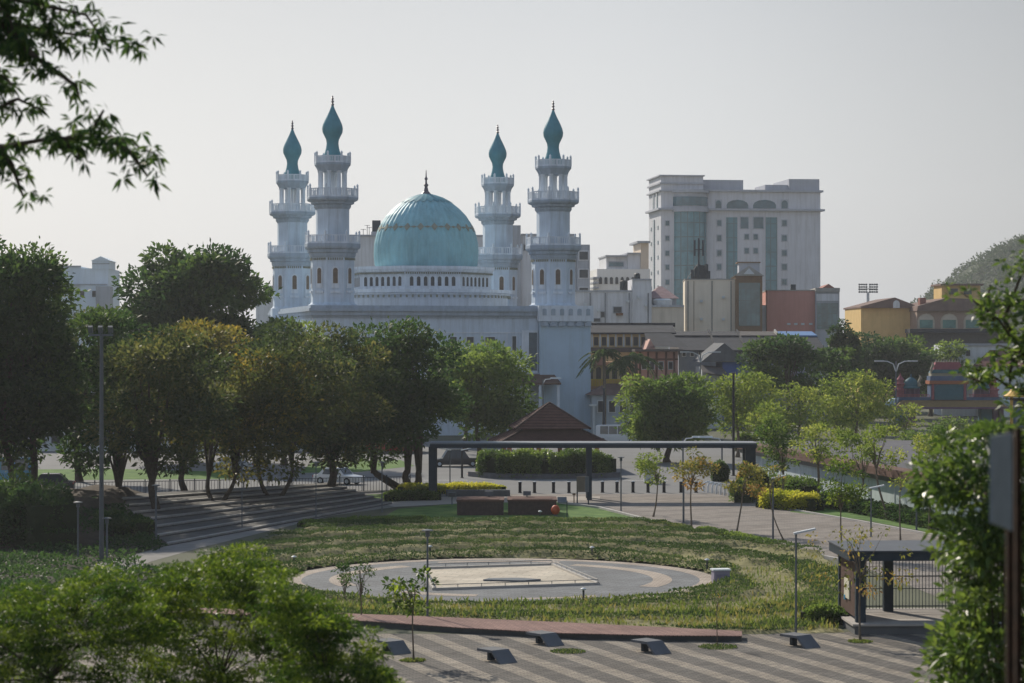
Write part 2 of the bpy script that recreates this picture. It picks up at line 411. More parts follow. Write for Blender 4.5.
# ---- field of groundcover
FP = [G(*p) for p in ((150, 605), (215, 556), (330, 525), (380, 524), (450, 523.5), (500, 523.5), (640, 525), (700, 532.5), (760, 544), (842, 560), (838, 632), (745, 634), (640, 629), (520, 623), (370, 619), (150, 611))]
def inside(X, Y, poly):
    r = np.zeros(X.shape, bool); n = len(poly); j = n - 1
    for i in range(n):
        xi, yi = poly[i]; xj, yj = poly[j]
        c = ((yi > Y) != (yj > Y)) & (X < (xj - xi) * (Y - yi) / (yj - yi + 1e-12) + xi); r ^= c; j = i
    return r
def wav(X, Y, s, k=0): 
    return (np.sin(X * s + 1.7 * np.sin(Y * s * .8 + k) + k) * np.cos(Y * s * 1.1 + 1.3 * np.sin(X * s * .9 + 2 * k)) )
def bed(X, Y):
    r = np.hypot(X - CX, (Y - CY)); th = np.arctan2(Y - CY, X - CX)
    s = np.sin(r * 1.15 + 1.2 * np.sin(th * 3 + 1) + .8 * wav(X, Y, .22, 1)) + .55 * wav(X, Y, .5, 2)
    return np.clip((s + .1) * 3.2, 0, 1)
def fieldh(X, Y):
    b = bed(X, Y); r = np.hypot(X - CX, Y - CY)
    e = np.clip((r - CR) / 1.0, 0, 1)
    f = np.clip((Y - 107.5) / 6, 0.25, 1)
    return .03 + (.36 * b * (1 + .3 * wav(X, Y, 1.9, 3)) * e * f + .05 * (1 + wav(X, Y, 2.7, 4)))
res = .3; xs = np.arange(-22, 18, res); ys = np.arange(97, 166, res)
X, Y = np.meshgrid(xs, ys); ok = inside(X, Y, FP) & (np.hypot(X - CX, Y - CY) > CR + .05)
Zf = np.where(ok, fieldh(X, Y), .006)
mb = MB(); idx = -np.ones(X.shape, int)
for j in range(len(ys) - 1):
    for i in range(len(xs) - 1):
        if ok[j, i] or ok[j, i + 1] or ok[j + 1, i] or ok[j + 1, i + 1]:
            if not (ok[j, i] and ok[j, i + 1] and ok[j + 1, i] and ok[j + 1, i + 1]): 
                if min(np.hypot(X[jj, ii] - CX, Y[jj, ii] - CY) for jj in (j, j + 1) for ii in (i, i + 1)) < CR: continue
            f = []
            for jj, ii in ((j, i), (j, i + 1), (j + 1, i + 1), (j + 1, i)):
                if idx[jj, ii] < 0: idx[jj, ii] = len(mb.v); mb.v.append((X[jj, ii], Y[jj, ii], float(Zf[jj, ii]) * .62))
                f.append(int(idx[jj, ii]))
            mb.f.append(tuple(f))
o = mb.build('field', mat('field_soil_green', (.12, .125, .04), .95, .4, .4, bump=.6, bscale=8, c2=(.30, .27, .14)), smooth=True); o['kind'] = 'structure'
rng = np.random.default_rng(5)
def scatter(n, dens):
    x = rng.uniform(-22, 18, n); y = rng.uniform(97, 166, n)
    k = inside(x, y, FP) & (np.hypot(x - CX, y - CY) > CR + .1) & (rng.uniform(size=n) < dens(x, y))
    return x[k], y[k]
x, y = scatter(330000, lambda x, y: .03 + .97 * bed(x, y))
n = len(x); z = fieldh(x, y) - .03
D = rng.normal(size=(n, 3)) * .55; D[:, 2] = rng.uniform(.3, 1.2, n); D /= np.linalg.norm(D, axis=1, keepdims=True)
T = .30 + .20 * wav(x, y, .35, 5) + .10 * rng.normal(size=n) + .5 * (1 - bed(x, y))
P = np.stack([x, y, z], 1)
tag(leaf_object('ground_cover', P, D, rng.uniform(.10, .21, n), T, L_grass, rng=rng), kind='stuff', label='low green shrubs and creepers covering the field around the circular plaza')
x, y = scatter(90000, lambda x, y: np.clip((112 - y) / 6, 0, 1) * (.35 + .5 * (wav(x, y, .9, 1) > -.2)) + .25 * np.clip((x - 9) / 4, 0, 1) * (y < 125))
n = len(x); P = np.stack([x, y, fieldh(x, y) - .02], 1)
D = rng.normal(size=(n, 3)) * .3; D[:, 2] = 1; D /= np.linalg.norm(D, axis=1, keepdims=True)
tag(leaf_object('dry_grass', P, D, rng.uniform(.2, .42, n), .5 + .3 * wav(x, y, .8, 2) + .15 * rng.normal(size=n), L_grassy, rng=rng, width=.22), kind='stuff', label='yellowed tall grass between the circular plaza and the boardwalk')

# ---- boardwalk
up = [G(*p) for p in ((150, 612), (280, 616), (370, 620), (460, 623.5), (560, 628), (660, 633), (742, 637))]
lo = [G(*p) for p in ((742, 642), (660, 641.5), (560, 639), (460, 633.5), (370, 627), (280, 621.5), (150, 617))]
bwm = pavemat('boardwalk_planks', (.30, .19, .165), (.23, .145, .13), (.06, .04, .035), 3.0, .16, math.radians(72), msize=.012)
mb = MB(); mb.prism(up + lo, .22, .26); bw = mb.build('boardwalk', bwm); 
tag(bw, 'long low reddish brown boardwalk between the striped plaza and the field', 'boardwalk')
mb = MB()
mb.prism([(a, b + .12) for a, b in lo][::-1] + [(a, b + .45) for a, b in lo], .0, .216); mb.build('edge_beam', dark, bw)

# ---- terraced steps
top = [Vector((*G(112, 511), 0)), Vector((*G(330, 497.5), 0))]; bot = [Vector((*G(168, 546), 0)), Vector((*G(392, 504), 0))]
st = thing('terraced_steps', 'wide grey terraced stone steps in the shade under the left trees', 'steps')
ns = 7; stm = mat('step_stone', (.085, .083, .08), .9, .3, .8, bump=.2); ste = mat('painted_sun_edge', (.26, .25, .235), .85, .2, 1.5)  # ste: sunlit strips on the steps, painted as a paler colour
for i in range(ns):
    t0 = i / ns; a = bot[0].lerp(top[0], t0); b = bot[1].lerp(top[1], t0); a1 = bot[0].lerp(top[0], t0 + 1 / ns); b1 = bot[1].lerp(top[1], t0 + 1 / ns)
    z = .17 * (i + 1)
    MB().prism([(a.x, a.y), (b.x, b.y), (b1.x, b1.y), (a1.x, a1.y)], .0, z).build('step', stm, st)
    q1 = a.lerp(a1, .17); q2 = b.lerp(b1, .17)
    MB().prism([(a.x, a.y - .03), (b.x, b.y - .03), (q2.x, q2.y), (q1.x, q1.y)], z - .1, z + .006).build('painted_sun_edge', ste, st)
# bank left of the steps
mb = MB(); bx0, bx1, by0, by1 = -44, -25.5, 138, 178
for j in range(31):
    for i in range(31):
        x = bx0 + (bx1 - bx0) * i / 30; y = by0 + (by1 - by0) * j / 30
        e = min(1, i / 3, (30 - i) / 5) * min(1, j / 14, (30 - j) / 3)
        mb.v.append((x, y, -.02 + 1.5 * e * (1 + .15 * math.sin(x * 1.3 + y))))
for j in range(30):
    for i in range(30): a = j * 31 + i; mb.f.append((a, a + 1, a + 32, a + 31))
o = mb.build('bank', mat('bank_soil', (.055, .042, .03), .95, .35, .8, bump=.5), smooth=True); o['kind'] = 'structure'
# kerbs along the street
def strip_prism(p, w, z0, z1, mb=None):
    mb = mb or MB(); P = [Vector((*a, 0)) for a in p]; up_, lo_ = [], []
    for i, a in enumerate(P):
        t = (P[min(i + 1, len(P) - 1)] - P[max(i - 1, 0)]).normalized(); nn = Vector((-t.y, t.x, 0)) * w / 2
        up_.append((a.x + nn.x, a.y + nn.y)); lo_.append((a.x - nn.x, a.y - nn.y))
    return mb.prism(up_ + lo_[::-1], z0, z1)
kb = mat('kerb_stone', (.42, .40, .38), .9, .1, 1)
o = strip_prism([G(-100, 502), G(100, 498), G(330, 494.5), G(430, 490.5)], .25, 0, .14).build('kerb', kb); o['kind'] = 'structure'
o = strip_prism([G(770, 506.5), G(860, 522), G(940, 537), G(1100, 557.5)], .2, 0, .12).build('kerb', kb); o['kind'] = 'structure'
o = strip_prism([G(560, 503.5), G(600, 508.7), G(650, 521.5), G(700, 531.5), G(760, 545.5), G(842, 561.5)], .22, 0, .16).build('kerb', kb); o['kind'] = 'structure'

# far ring of vegetation and the wooded hill
mb = MB(); hx, hy = 300, 1180
nn_ = 44
for j in range(nn_ + 1):
    for i in range(nn_ + 1):
        u = i / nn_ * 2 - 1; v = j / nn_ * 2 - 1; r = min(1, math.hypot(u, v))
        zz = 70 * (math.cos(r * PI) * .5 + .5) ** .34 * (1 if r < 1 else 0) * (1 + .05 * math.sin(u * 9 + 1) * math.cos(v * 7))
        mb.v.append((hx + 108 * u, hy + 160 * v, zz - .5))
for j in range(nn_):
    for i in range(nn_): a = j * (nn_ + 1) + i; mb.f.append((a, a + 1, a + nn_ + 2, a + nn_ + 1))
hill = mb.build('hill', mat('hill_green', (.03, .045, .02), .95, .3, .05), smooth=True); hill['kind'] = 'structure'
rng = np.random.default_rng(8); bl = []
for i in range(900):
    u = rng.uniform(-1, 1); v = rng.uniform(-1, .25); r = math.hypot(u, v)
    if r > .97: continue
    zz = 70 * (math.cos(r * PI) * .5 + .5) ** .34; k = rng.uniform(2.5, 6)
    bl.append((hx + 108 * u, hy + 160 * v, zz, k, k, k * .8))
P, D, S, T = blob_leaves(rng, bl, 8, 1.7)
tag(leaf_object('hill_woods', P, D, S, T, L_hill, rng=rng), 'far-off wooded cover of the hill at the right', kind='stuff')
rng = np.random.default_rng(9); bl = []
for i in range(260):
    x = rng.uniform(-330, 420); y = rng.uniform(640, 760)
    k = rng.uniform(3, 5.5); bl.append((x, y, rng.uniform(3, 9.5), k * 1.3, k * 1.3, k))
P, D, S, T = blob_leaves(rng, bl, 5, 1.6)
tag(leaf_object('distant_treeline', P, D, S, T, L_hill, rng=rng), 'distant band of trees behind the town', kind='stuff')

# ================================================================== MOSQUE
MT = math.radians(12); MC = (-12.9, 327.0)
mq = thing('mosque', 'pale blue and white mosque with a turquoise ribbed dome and four tall minarets', 'mosque', MC[0], MC[1], 0, MT)
tq = mat('dome_turquoise', (.24, .48, .54), .6, .16, .35, streak=.28, spec=.4)
tq2 = mat('spire_turquoise', (.075, .25, .31), .5, .15, .6, streak=.15)
gold = mat('ornament_gold', (.26, .27, .22), .6, .2, 2)
finm = mat('finial_dark', (.10, .09, .12), .4, .2, 3)
mb = MB(); mb.box(-18, -21.5, 0, 12.2, 30, 15.6).box(12.2, -14.8, 0, 19, 30, 15.6)
body = mb.build('wall', mosq, mq)
mb = MB()
for z0, z1, o_ in ((15.6, 15.95, .15), (15.95, 16.5, .45), (16.5, 16.9, .7), (16.9, 17.25, .5)):
    mb.box(-18 - o_, -21.5 - o_, z0, 12.19, 30.1, z1 - .002)
mb.build('cornice', mosq_g, mq)
mb = MB(); mb.box(-18.06, -21.58, 13.6, 12.1, -21.5, 13.75); mb.box(-18.06, -21.56, 9.6, 12.1, -21.5, 9.72)
for k in range(9): mb.box(-17 + k * 3.55, -21.56, 9.72, -16.85 + k * 3.55, -21.5, 13.6)
mb.build('moulding', mosq_w, mq)
def mwin(u, z0, z1, w, parent=mq, m=dark):
    fr = MB(); fr.box(u - w / 2 - .12, -21.62, z0 - .14, u + w / 2 + .12, -21.55, z1 + .12)
    f = fr.build('window', mosq_w, parent); MB().box(u - w / 2, -21.66, z0, u + w / 2, -21.61, z1).build('pane', m, f)
for u, w, z0, z1 in ((.6, .9, 12.2, 13.1), (2.9, .9, 12.2, 13.1), (5.6, 1.3, 12.0, 13.1), (8.9, .5, 10.6, 13.2), (-4, .9, 12.2, 13.1), (-7.5, .9, 12.2, 13.1), (-11, .9, 12.2, 13.1), (-14.5, .9, 12.2, 13.1)): mwin(u, z0, z1, w)
for u in (-14, -9.5, -5, -.5, 4): mwin(u, 3.5, 6.5, 1.6)
# recessed balcony bay with dark opening
mb = MB(); mb.box(9.9, -21.7, 8.3, 12.1, -21.56, 14.0); bay = mb.build('balcony_recess', mosq_w, mq)
MB().box(10.9, -21.76, 8.6, 12.0, -21.69, 13.7).build('opening', mat('recess_shade', (.12, .15, .17), .7, .2, 1), bay)
MB().box(9.4, -22.3, 8.1, 12.3, -21.5, 8.3).build('balcony_slab', mosq_g, bay)
# porch roof low in front of the right corner
mb = MB(); mb.add([(5.5, -26.5, 7.0), (14.2, -26.5, 7.0), (14.2, -21.7, 8.3), (5.5, -21.7, 8.3), (5.5, -26.5, 6.8), (14.2, -26.5, 6.8), (14.2, -21.7, 6.8), (5.5, -21.7, 6.8)],
   [(0,1,2,3),(4,7,6,5),(0,4,5,1),(1,5,6,2),(2,6,7,3),(3,7,4,0)])
pr = mb.build('porch_roof', mat('roof_brown', (.12, .075, .06), .85, .2, 2), mq)
mb = MB()
for u in (5.8, 8.6, 11.4, 13.9): mb.box(u - .16, -26.3, 0, u + .16, -26, 6.8)
mb.box(5.6, -26.28, 3.3, 14.1, -26.05, 3.6)
mb.build('porch_column', mosq_w, mq)
# right corner tower block
mb = MB(); mb.box(12.25, -22.6, 0, 19.2, -14.9, 15.2); tb = mb.build('corner_block', mat('mosque_blue_block', (.44, .57, .69), .7, .06, .4, streak=.14), mq)
mb = MB(); mb.box(12.0, -22.95, 15.2, 19.5, -14.7, 17.3)
mb.build('parapet', mosq_w, tb)
mb = MB()
for k in range(6): mb.arch(12.75 + k * 1.2, 14.55, .9, .62, -23.0, -22.55, flat=.6)
for k in range(6): mb.arch(12.75 + k * 1.2, 16.0, .55, .9, -23.02, -22.9, flat=.6)
mb.build('bracket', mosq_g, tb)
# left rear lower wing
mb = MB(); mb.box(-22.5, -12, 0, -18.01, 28, 13.8); mb.build('side_wing', mosq, mq)
mb = MB(); mb.box(-22.9, -12.4, 13.8, -18.02, 28.4, 14.7); mb.build('side_cornice', mosq_g, mq)
# drum
mb = MB(); A8 = PI / 8
mb.lathe([(12.3, 17.2), (12.3, 18.9), (12.6, 18.95), (12.6, 19.2), (12.9, 19.25), (12.9, 19.7), (10.0, 19.72)], 32)
mb.build('lower_drum', mosq_w, mq)
mb = MB(); mb.lathe([(10.0, 19.7), (10.0, 22.1), (10.3, 22.15), (10.5, 22.5), (10.6, 22.55), (10.6, 22.95), (7.0, 22.97)], 8, rot=A8)
drum = mb.build('drum', mosq_w, mq)
mb = MB()
for i in range(96):
    a = 2 * PI * i / 96; r = 12.62
    mb.M = Matrix.Rotation(a, 4, 'Z'); mb.box(r, -.13, 18.55, r + .12, .13, 18.92)
mb.M = None; mb.build('corbel_row', gold, mq)
mb = MB()
for i in range(8):
    for k in range(-12, 13):
        mb.M = Matrix.Rotation(i * PI / 4, 4, 'Z'); ap = 10.3 * math.cos(A8); mb.box(ap - .05, k * .31 - .09, 21.85, ap + .12, k * .31 + .09, 22.1)
mb.M = None; mb.build('dentil_row', gold, mq)
for i in (4, 5, 6, 7, 3):                       # arched windows on the facets that can be seen
    a = i * PI / 4; ap = 10.0 * math.cos(A8)
    for k in range(-3, 4):
        mb = MB(); mb.M = Matrix.Rotation(a + PI / 2, 4, 'Z'); mb.arch(k * .98, 20.1, .66, 1.5, -ap - .03, -ap + .05)
        f = mb.build('window', mosq_w, drum)
        mb = MB(); mb.M = Matrix.Rotation(a + PI / 2, 4, 'Z'); mb.arch(k * .98, 20.2, .5, 1.3, -ap - .05, -ap - .02); mb.build('pane', dark, drum)
# dome with ribs
def dome_r(z):   # z from 0..11.1
    t = z / 11.1
    prof = [(0, 7.15), (.08, 7.35), (.2, 7.45), (.34, 7.4), (.48, 7.05), (.60, 6.45), (.71, 5.65), (.80, 4.7), (.88, 3.6), (.94, 2.4), (.975, 1.3), (1, .25)]
    for (a, ra), (b, rb) in zip(prof, prof[1:]):
        if t <= b: return ra + (rb - ra) * (t - a) / (b - a)
    return .2
nr = 44; seg = nr * 6; mb = MB(); zs = [11.1 * math.sin(PI / 2 * i / 46) for i in range(47)]
for z in zs:
    r0 = dome_r(z); zf = z / 11.1
    for k in range(seg):
        ph = (k % 6) / 6; rib = abs(math.sin(PI * ph)) ** .8
        amp = .11 * min(1, r0 / 4) * (1 - .4 * (zf > .9))
        r = r0 - amp * (1 - rib); a = 2 * PI * k / seg; mb.v.append((r * math.cos(a), r * math.sin(a), 22.7 + z * .98))
for j in range(len(zs) - 1):
    for k in range(seg): a = j * seg + k; b = j * seg + (k + 1) % seg; mb.f.append((a, b, b + seg, a + seg))
dm = mb.build('dome', tq, mq, smooth=True); dm.location = (.7, 0, 0)
mb = MB(); zc = 10.05                       # scalloped cap
pts = []
for k in range(nr * 4):
    a = 2 * PI * k / (nr * 4); zz = zc - .42 * abs(math.sin(a * nr / 4)); pts.append((a, zz))
rings = []
for f in (0, .35, .7, 1):
    for a, zz in pts:
        z = zz + (11.15 - zz) * f; r = (dome_r(min(z, 11.1)) + .07) * (1 if f < 1 else .3); mb.v.append((r * math.cos(a), r * math.sin(a), 22.72 + z * .98))
m_ = nr * 4
for j in range(3):
    for k in range(m_): a = j * m_ + k; b = j * m_ + (k + 1) % m_; mb.f.append((a, b, b + m_, a + m_))
mb.build('scalloped_cap', tq2, dm, smooth=True)
mb = MB()
for k in range(nr // 2):                       # gold diamond band
    a = 2 * PI * (k + .5) / (nr // 2)
    for ww, hh, dz in ((.5, .55, 0), (.52, .16, -.0)):
        z = 5.95; r = dome_r(z) + .03
        if hh < .2: aa = a + PI / (nr // 2)
        else: aa = a
        v = []
        for (da, dzz) in ((0, hh), (ww / r, 0), (0, -hh), (-ww / r, 0)):
            zz = z + dzz; rr = dome_r(zz) + .06; v.append((rr * math.cos(aa + da), rr * math.sin(aa + da), 22.7 + zz * .98))
        v2 = [(x * .985, y * .985, z_) for x, y, z_ in v]
        mb.add(v + v2, [(0, 1, 2, 3), (7, 6, 5, 4), (0, 4, 5, 1), (1, 5, 6, 2), (2, 6, 7, 3), (3, 7, 4, 0)])
mb.build('ornament_band', gold, dm)
mb = MB(); mb.lathe([(.8, 33.4), (.35, 33.9), (.2, 34.5), (.36, 34.75), (.15, 35.0), (.12, 35.4), (.26, 35.65), (.1, 35.9), (.04, 36.9)], 12, .7); mb.build('finial', finm, mq)

# minarets
def minaret(lx, ly):
    mb = MB(); o8 = PI / 8
    prof = [(3.35, 15.0), (3.35, 17.4), (3.1, 17.5), (3.0, 17.7), (3.0, 23.6), ]
    prof = prof[:-1] + [(3.0, 23.7)] if False else prof + [(3.02, 23.7)]
    mb.lathe(prof, 8, rot=o8)
    mb.lathe([(2.3, 25.4), (2.3, 30.3)], 8, rot=o8)
    mn = mb.build('minaret', mosq, mq); mn.location = (lx, ly, 0)
    b = MB(); b.lathe([(3.1, 23.68), (3.2, 24.0), (3.2, 24.25), (3.45, 24.35), (3.45, 24.7), (3.75, 24.85), (3.85, 25.1), (3.85, 25.5)], 8, rot=o8); b.build('corbel', mosq_g, mn); b = MB(); b.lathe([(2.35, 30.1), (2.55, 30.4), (2.55, 30.7), (2.95, 30.8), (3.0, 31.05), (3.4, 31.2), (3.55, 31.4), (3.55, 31.65)], 8, rot=o8); b.build('corbel', mosq_g, mn)
    def balus(r, z, h, nm):
        b = MB(); b.lathe([(r, z + h - .12), (r, z + h), (r - .14, z + h), (r - .14, z + h - .12), (r, z + h - .12)], 8, rot=o8, cap=False)
        b.lathe([(r, z + .0), (r, z + .22), (r - .13, z + .22), (r - .13, z)], 8, rot=o8, cap=False)
        for k in range(8):
            a0, a1 = o8 + k * PI / 4, o8 + (k + 1) * PI / 4
            for q in range(1, 9):
                f = q / 9; x = (r - .07) * ((1 - f) * math.cos(a0) + f * math.cos(a1)); y = (r - .07) * ((1 - f) * math.sin(a0) + f * math.sin(a1)); b.box(x - .06, y - .06, z + .2, x + .06, y + .06, z + h - .1)
        for k in range(8):
            a = o8 + k * PI / 4; x, y = (r - .08) * math.cos(a), (r - .08) * math.sin(a)
            b.box(x - .12, y - .12, z, x + .12, y + .12, z + h + .25); b.lathe([(.12, z + h + .25), (.16, z + h + .4), (.02, z + h + .62)], 6, x, y)
            a2 = a + PI / 8; x2, y2 = (r - .08) * math.cos(PI / 8) * math.cos(a2), (r - .08) * math.cos(PI / 8) * math.sin(a2); b.box(x2 - .07, y2 - .07, z, x2 + .07, y2 + .07, z + h)
        b.build(nm, mosq_w, mn)
    balus(3.75, 25.5, 1.15, 'balustrade'); balus(3.5, 31.65, 1.2, 'balustrade')
    b = MB()
    for k in range(8):
        a = o8 + k * PI / 4; x, y = 1.72 * math.cos(a), 1.72 * math.sin(a); b.lathe([(.34, 31.6), (.26, 31.9), (.25, 34.9), (.36, 35.2)], 8, x, y)
    b.build('column_ring', mosq_w, mn)
    b = MB(); b.lathe([(2.0, 35.15), (2.1, 35.4), (2.3, 35.75), (2.5, 36.0), (2.5, 36.25)], 8, rot=o8); b.build('upper_corbel', mosq_g, mn)
    b = MB(); b.lathe([(.9, 31.6), (.9, 35.2)], 8, rot=o8) if False else b.lathe([(.2, 31.6), (.2, 35.2)], 8); b.build('core', mosq_w, mn)
    balus(2.48, 36.25, .95, 'balustrade')
    b = MB(); b.lathe([(1.25, 36.3), (1.22, 37.2), (1.05, 37.7), (.88, 38.3), (.8, 38.9), (.86, 39.4), (1.1, 39.9), (1.34, 40.4), (1.40, 40.9), (1.3, 41.4), (1.05, 42.0), (.75, 42.6), (.45, 43.2), (.2, 43.8), (.1, 44.1)], 12)
    b.build('spire', tq2, mn, smooth=True)
    b = MB(); b.lathe([(.09, 43.9), (.25, 44.1), (.08, 44.3), (.23, 44.5), (.08, 44.7), (.2, 44.9), (.06, 45.05), (.12, 45.2), (.03, 45.3)], 8); b.build('finial', finm, mn)
    ap = 3.0 * math.cos(o8)
    for i in range(8):
        b = MB(); b.M = Matrix.Rotation(i * PI / 4, 4, 'Z'); b.arch(0, 19.6, 1.0, 2.9, -ap - .1, -ap + .02); b.box(-.65, -ap - .2, 18.95, .65, -ap + .02, 19.25)
        b.build('window', mosq_w, mn)
        b = MB(); b.M = Matrix.Rotation(i * PI / 4, 4, 'Z'); b.arch(0, 20.2, .62, 2.05, -ap - .13, -ap - .08); b.build('pane', pane_b, mn)
    b = MB()
    for i in range(8):
        for k in range(-3, 4):
            b.M = Matrix.Rotation(i * PI / 4, 4, 'Z'); b.box(k * .3 - .06, -ap - .16, 23.3, k * .3 + .06, -ap, 23.6)
    b.M = None; b.build('dentil_row', gold, mn)
    return mn
mn0 = minaret(-15.0, -17.5)
for lx, ly in ((15.2, -17.5), (-16.3, 18.0), (14.8, 18.0)):
    c = clone(mn0, parent=mq); c.location = (lx, ly, 0)

# ================================================================== TOWN BUILDINGS
class Fac:
    """a facade: local x runs along the front from its left end, y into the building"""
    def __init__(s, name, label, cat, px0, D, deg=0, group=None):
        s.P = (PX(px0, D), D); s.a = math.radians(deg); s.t = thing(name, label, cat, s.P[0], s.P[1], 0, s.a, group)
    def u(s, px):
        k = (px - 512) / F; return (k * s.P[1] - s.P[0]) / (math.cos(s.a) - k * math.sin(s.a))
    def z(s, px, py): return H + (HY - py) / F * (s.P[1] + s.u(px) * math.sin(s.a))
    def box(s, name, m, px0, px1, py0, py1, d0=0, d1=10, parent=None, z0=None):
        u0, u1 = s.u(px0), s.u(px1); pm = (px0 + px1) / 2
        zt = s.z(pm, py0); zb = z0 if z0 is not None else s.z(pm, py1)
        return MB().box(u0, d0, zb, u1, d1, zt).build(name, m, parent or s.t)
    def win(s, px0, px1, py0, py1, m=dark, fm=None, e=.12, name='window', arch=False, d=0):
        u0, u1 = s.u(px0), s.u(px1); pm = (px0 + px1) / 2; zt, zb = s.z(pm, py0), s.z(pm, py1)
        if fm:
            f = MB().box(u0 - e, d - .1, zb - e, u1 + e, d - .003, zt + e).build(name, fm, s.t); pn = 'pane'
        else: f = s.t; pn = name
        b = MB()
        if arch: b.arch((u0 + u1) / 2, zb, u1 - u0, zt - zb, d - .16, d - .05, flat=arch)
        else: b.box(u0, d - .16, zb, u1, d - .05, zt)
        b.build(pn, m, f)
def roofshape(t, name, m, u0, u1, d0, d1, ze, zr, over=.5, axis='x', hip=0):
    """gable (hip=0) or hipped roof; ridge along axis"""
    u0 -= over; u1 += over; d0 -= over; d1 += over; mb = MB()
    if axis == 'x':
        dm_ = (d0 + d1) / 2; R = [(u0 + hip, dm_, zr), (u1 - hip, dm_, zr)]
        mb.add([(u0, d0, ze), (u1, d0, ze), (u1, d1, ze), (u0, d1, ze)] + R, [(0, 1, 5, 4), (1, 2, 5), (2, 3, 4, 5), (3, 0, 4), (3, 2, 1, 0)])
    else:
        um = (u0 + u1) / 2; R = [(um, d0 + hip, zr), (um, d1 - hip, zr)]
        mb.add([(u0, d0, ze), (u1, d0, ze), (u1, d1, ze), (u0, d1, ze)] + R, [(0, 1, 4), (1, 2, 5, 4), (2, 3, 5), (3, 0, 4, 5), (3, 2, 1, 0)])
    return mb.build(name, m, t)

hot = mat('hotel_white', (.60, .61, .65), .8, .07, .15, streak=.25)
hot2 = mat('hotel_band', (.42, .44, .49), .8, .06, .3, streak=.15)
teal = glassmat('hotel_teal_glass', (.06, .19, .235), grid=(1.5, 3.4, .12))
tealw = glassmat('window_teal', (.05, .12, .155))
h = Fac('hotel_tower', 'tall pinkish white hotel block with teal glass strips and a rounded glass bay', 'hotel', 661, 548, 7)
h.box('left_tower', hot, 661, 703.2, 175.5, 0, 0, 16, z0=0)
h.box('rear_block', hot, 665, 703.2, 200, 0, 16.01, 24, z0=0) if False else None; h.box('main_block', hot, 703.3, 822, 191, 0, 1.5, 25, z0=0)
h.box('rooftop_box', hot2, 704, 746, 179, 191, 3, 14); h.box('rooftop_box', hot2, 768, 792, 184, 191, 3, 14); h.box('rooftop_box', hot2, 791, 821.5, 178.5, 191, 2, 18)
for y0, y1, ov in ((182.5, 184, .4), (190, 191.5, .5), (208, 210, .8), (175, 176.2, .5)):
    u0, u1 = h.u(661) - ov, h.u(703.2) + .3
    MB().box(u0, -ov, h.z(680, y1), u1, 16 + ov, h.z(680, y0)).build('cornice', hot2, h.t)
for y0, y1, ov in ((189.5, 191.5, .6), (208.5, 210.5, .9)):
    MB().box(h.u(703.8), 1.5 - ov, h.z(760, y1), h.u(822) + ov, 25 + ov, h.z(760, y0)).build('cornice', hot2, h.t)
u = (h.u(672) + h.u(708)) / 2; r = (h.u(708) - h.u(672)) / 2
MB().lathe([(r, 0), (r, h.z(690, 211))], 32, u, 2.0).build('glass_bay', teal, h.t, smooth=True)
b = MB(); b.lathe([(r + .5, h.z(690, 212)), (r + .5, h.z(690, 207.5)), (r + .1, h.z(690, 207.4)), (r + .1, h.z(690, 193)), (r + .6, h.z(690, 192.8)), (r + .6, h.z(690, 190))], 32, u, 2.0)
cr_ = b.build('bay_crown', hot2, h.t)
b = MB()
for k in range(7):
    b.M = Matrix.Translation((u, 2.0, 0)) @ Matrix.Rotation(math.radians(-60 + 20 * k), 4, 'Z'); b.box(-.9, -r - .2, h.z(690, 206), .9, -r, h.z(690, 197))
b.build('crown_window', tealw, h.t)
b = MB(); b.box(-.18, 8, 0, -.03, 9.8, h.z(661, 218)); b.build('glass_strip', tealw, h.t)
for py in (221, 236, 251, 265, 280):
    h.win(665.5, 669, py, py + 4.5, tealw, hot2, .2)
    for a, b_ in ((718.5, 722.5), (783.5, 788)): h.win(a, b_, py - 1, py + 4.5, tealw, hot2, .25, d=1.5)
for a, b_, y0, y1 in ((742, 749.5, 217, 228), (755, 764.5, 217, 228), (746, 750, 234, 239), (755, 759, 234, 239), (746, 750, 248, 253), (755, 759, 248, 253)): h.win(a, b_, y0, y1, tealw, hot2, .2, d=1.5)
for a, b_ in ((727.5, 738.5), (767, 778.5)): h.win(a, b_, 217, 312, teal, None, d=1.5, name='glass_strip')
h.win(717, 722.5, 200, 208, tealw, hot2, .2, d=1.5, arch=1); h.win(783, 789, 200, 208, tealw, hot2, .2, d=1.5, arch=1)
h.win(728, 749.5, 199.5, 208, tealw, None, d=1.5, arch=.45, name='arched_window'); h.win(754.5, 777.5, 199.5, 208, tealw, None, d=1.5, arch=.45, name='arched_window')
for k in (5, 9.5): 
    b = MB(); b.M = Matrix.Rotation(-PI / 2, 4, 'Z'); b.arch(-k, h.z(661, 208), 1.6, 4, -.15, .0); b.build('side_window', tealw, h.t)
for py in (225, 240, 255, 270, 285):
    b = MB(); b.box(-.12, 3.2, h.z(661, py + 3.5), 0.0, 4.6, h.z(661, py)); b.box(-.12, 12, h.z(661, py + 3.5), 0, 13.2, h.z(661, py)); b.build('side_window', tealw, h.t)

